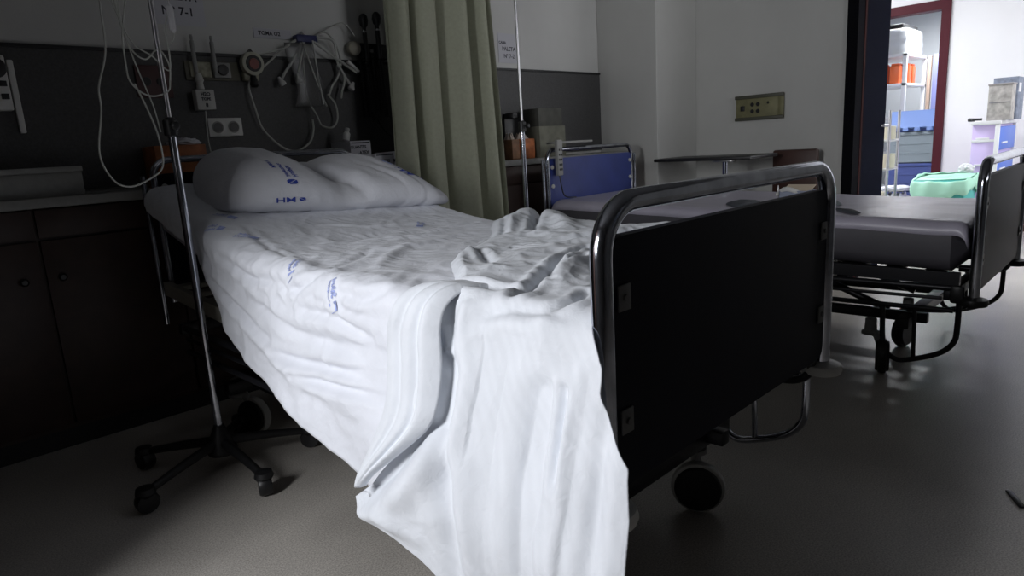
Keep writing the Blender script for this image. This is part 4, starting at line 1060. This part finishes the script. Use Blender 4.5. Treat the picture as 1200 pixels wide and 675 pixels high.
# green bin with liner
t = thing('waste_bin', 'teal plastic bin with a pale green liner folded over its rim in the corridor', 'bin', (5.42, .745, 0))
teal = mat('teal_plastic', (.05, .42, .38), .4); liner = mat('pale_green_liner', (.42, .78, .60), .45)
def binf(r0, r1, z0, z1, ex=0):
    def fn(u, v):
        a = 2*pi*u; k = r0+(r1-r0)*v
        c, s_ = cos(a), sin(a); sq = 1/max(abs(c), abs(s_))**.75
        return (5.42+.22*k*c*sq, .745+.19*k*s_*sq, z0+(z1-z0)*v)
    return fn
MB().grid(binf(.85, 1, .0, .56), 48, 4, closed_u=True).prism([(5.25, .60), (5.59, .60), (5.59, .89), (5.25, .89)], .001, .01).build('bin_body', teal, t, smooth=True, solid=.004)
def lf(u, v):
    a = 2*pi*u; c, s_ = cos(a), sin(a); sq = 1/max(abs(c), abs(s_))**.75
    k = 1.0+.10*sin(pi*v)+.06*v+.02*sin(9*a+3*v)
    low = -.13*v-.05*v*sin(2*a+2.2)+.012*sin(14*a)*v
    z = .57+.03*sin(pi*min(1, v*2))+low+.02*cos(a)+.015*noise.noise(Vector((c*3, s_*3, v*2)))
    return (5.42+.22*k*c*sq, .745+.19*k*s_*sq, z)
MB().grid(lambda u, v: (5.42+.21*v*cos(2*pi*u)/max(abs(cos(2*pi*u)), abs(sin(2*pi*u)))**.75, .745+.18*v*sin(2*pi*u)/max(abs(cos(2*pi*u)), abs(sin(2*pi*u)))**.75, .575-.03*(1-v*v)+.012*sin(9*v+5*u)), 60, 8, closed_u=True).build('liner_middle', liner, t, smooth='all', solid=.002)
MB().grid(lf, 90, 14, closed_u=True).build('liner', liner, t, smooth='all', solid=.002)
crumple('crumpled_bag', 'small white crumpled bag resting on the right edge of the teal bin', 5.40, .61, .61, .07, .05, .04, mat('white_film', (.75, .78, .8), .5), 9, 'bag')

# linen bag and trolley by the dark door
t = thing('linen_bag', 'white crumpled linen bag on the corridor floor before the storage doorway', 'bag', (6.35, 1.32, 0))
def lb(u, v):
    a = 2*pi*u; k = (1-.3*v**3)*(1+.12*noise.noise(Vector((cos(a)*2, sin(a)*2, v*3)))); z = .36*v
    if v > .85: k *= .6
    z += .04*noise.noise(Vector((cos(a)*4, sin(a)*4, 5)))*v
    return (6.30+.17*k*cos(a), 1.34+.19*k*sin(a), z)
MB().grid(lb, 48, 18, closed_u=True).build('sack', mat('white_linen', (.75, .77, .82), .8), t, smooth='all')
crumple('loose_linen', 'white loose linen heaped on the linen bag', 6.30, 1.34, .385, .12, .15, .03, mat('white_linen', (.75, .77, .82)), 5, 'linen')
t = thing('utility_trolley', 'slim chrome trolley with paper rolls just beyond the dark door leaf', 'trolley', (5.65, 1.36, 0))
for x, y in ((5.55, 1.21), (5.55, 1.52), (5.80, 1.21), (5.80, 1.52)): MB().tube([(x, y, .02), (x, y, 1.12)], .012, 10).build('post', steel, t)
for z in (.30, .62, .86): MB().box(5.54, 5.81, 1.20, 1.53, z, z+.018, .003).build('shelf', white_pl, t)
def roll(label, y, z, r, h, mt):
    tag(MB().lathe([(.02, z), (r, z+.002), (r, z+h), (.02, z+h+.002)], (5.62, y, 0), 'z', 20).build('paper_roll', mt), label, 'roll', 'rolls on the slim trolley')
roll('cream paper roll on the top shelf of the slim trolley', 1.235, .879, .055, .11, mat('cream_paper', (.62, .58, .45), .8))
roll('cream paper roll on the middle shelf of the slim trolley', 1.235, .639, .06, .12, mat('cream_paper', (.62, .58, .45)))
tag(MB().box(5.56, 5.70, 1.24, 1.36, .319, .43, .006).build('small_carton', mat('cream_paper', (.62, .58, .45))), 'cream carton on the lowest shelf of the slim trolley', 'carton')
tag(MB().lathe([(.03, .319), (.035, .32), (.033, .50), (.012, .53), (.012, .55)], (5.62, 1.43, 0), 'z', 16).build('spray_bottle', blu), 'blue bottle on the lowest shelf of the slim trolley', 'bottle')

# storage room: crates
dbl = mat('dark_blue_crate', (.06, .09, .30), .45); gcr = mat('grey_crate', (.24, .29, .33), .5); lbl = mat('light_blue_lid', (.22, .34, .72), .45)
g = 'crates stacked in the storage doorway'
crate('dark blue crate, lowest of the stack in the storage doorway', 6.95, 7.35, 1.20, 1.61, 0, .31, dbl, g)
crate('dark blue crate, second from the floor in the storage doorway stack', 6.95, 7.35, 1.20, 1.61, .312, .29, dbl, g)
crate('grey ribbed crate on top of the two dark blue crates', 6.95, 7.35, 1.20, 1.61, .604, .31, gcr, g)
t = thing('lidded_crate', 'light blue crate with sloping hinged lid, topmost in the storage doorway', 'crate', (7.15, 1.43, .916), 0, g)
MB().box(6.97, 7.33, 1.22, 1.59, .916, 1.0, .008).build('shell', mat('mid_blue_crate', (.12, .18, .50), .45), t)
q = MB().prism([(6.90, .96), (6.94, .945), (7.02, 1.10), (7.30, 1.10), (7.36, .97), (7.39, .98), (7.33, 1.125), (7.0, 1.125)], 1.19, 1.625, 'xz'); q.build('lid', lbl, t, smooth=False)
for k in range(4):
    y = 1.22+k*.105; MB().box(6.895, 6.93, y, y+.05, .925, .965, .004).build('lid_tooth', lbl, t)
# shelving
t = thing('shelving_unit', 'white metal shelving unit inside the storage room', 'shelf', (7.9, 2.0, 0))
for x, y in ((7.60, 1.67), (7.60, 2.45), (8.35, 1.67), (8.35, 2.45)): MB().box(x, x+.04, y, y+.04, 0, 1.74, .002).build('post', gw, t)
for z in (.25, .65, 1.05, 1.405, 1.715): MB().box(7.60, 8.39, 1.67, 2.49, z, z+.03, .003).build('shelf_board', gw, t)
org = mat('orange_plastic', (.85, .16, .04), .4)
def jug(label, x, y):
    t = thing('sharps_container', label, 'container', (x, y, 1.436), 0, 'orange containers on the storage shelf')
    MB().box(x-.055, x+.055, y-.048, y+.048, 1.436, 1.63, .012).build('container_body', org, t)
    MB().box(x-.045, x+.045, y-.04, y+.04, 1.63, 1.65, .008).build('lid', org, t)
    return t
j0 = jug('orange container nearest the corner post on the storage shelf, left side', 7.70, 1.80)
dup(j0, (0, .115, 0), 'orange container second left of the shelf corner post')
dup(j0, (0, .23, 0), 'orange container third left of the shelf corner post')
dup(j0, (.10, .345, 0), 'orange container farthest left of the shelf corner post')
dup(j0, (.16, -.05, 0), 'orange container just right of the shelf corner post')
dup(j0, (.32, -.05, 0), 'orange container farthest right on the storage shelf')
t = thing('wrapped_package', 'large package in white plastic wrap on top of the storage shelving', 'package', (7.9, 2.0, 1.745))
def pk(u, v):
    a = 2*pi*u; c, s_ = cos(a), sin(a); sq = 1/max(abs(c), abs(s_))**.93
    k = 1-.10*v**6; z = 1.747+.28*v
    k *= 1+.04*noise.noise(Vector((c*4, s_*4, v*4)))
    if v > .97: k *= .3
    return (7.95+.33*k*c*sq, 2.02+.33*k*s_*sq, z)
MB().grid(pk, 48, 20, closed_u=True).build('wrap', mat('white_wrap', (.70, .72, .74), .35), t, smooth='all')
MB().box(7.66, 8.2, 1.74, 2.30, 2.035, 2.06, .005).build('dark_lid', black_plastic, t)
tag(MB().box(8.35, 8.40, 1.42, 1.60, 0, 1.76, .004).build('standing_board', mat('periwinkle_board', (.22, .24, .50), .5)), 'violet blue board standing upright right of the storage shelving', 'board')
tag(MB().box(8.34, 8.40, 1.62, 1.655, 0, 1.74, .003).build('wooden_plank', mat('tan_wood', (.45, .33, .26), .6)), 'narrow tan plank leaning beside the violet board', 'plank')

# unseen cupboard added by the window to shade the left wall and floor
t = thing('light_blocker', 'tall unseen cupboard added to block window light left of the beds', 'light_blocker', (-1.5, 1.28, 0))
MB().box(WX+.01, -1.04, .95, 1.55, .06, 2.0, .004).build('body', darkwood, t)
MB().box(WX+.03, -1.06, .99, 1.53, 0, .06).build('plinth', black_plastic, t)
for k in (0, 1):
    x0 = WX+.02+k*.42
    d = MB().box(x0, x0+.41, .93, .95, .08, 1.98, .003).build('door', brownwood, t)
    MB().tube([(x0+(.34 if k == 0 else .04), .915, 1.0), (x0+(.34 if k == 0 else .04), .915, 1.12)], .006, 8).build('handle', steel, d)

tag(MB().box(1.226, 1.316, -0.398, -0.382, .0005, .006, .002, rot=(.5, 'Z')).build('dark_floor_mark', black_plastic), 'small flat dark mark on the floor in front of the two beds', 'strip')  # thin dark piece standing for a dark mark on the floor
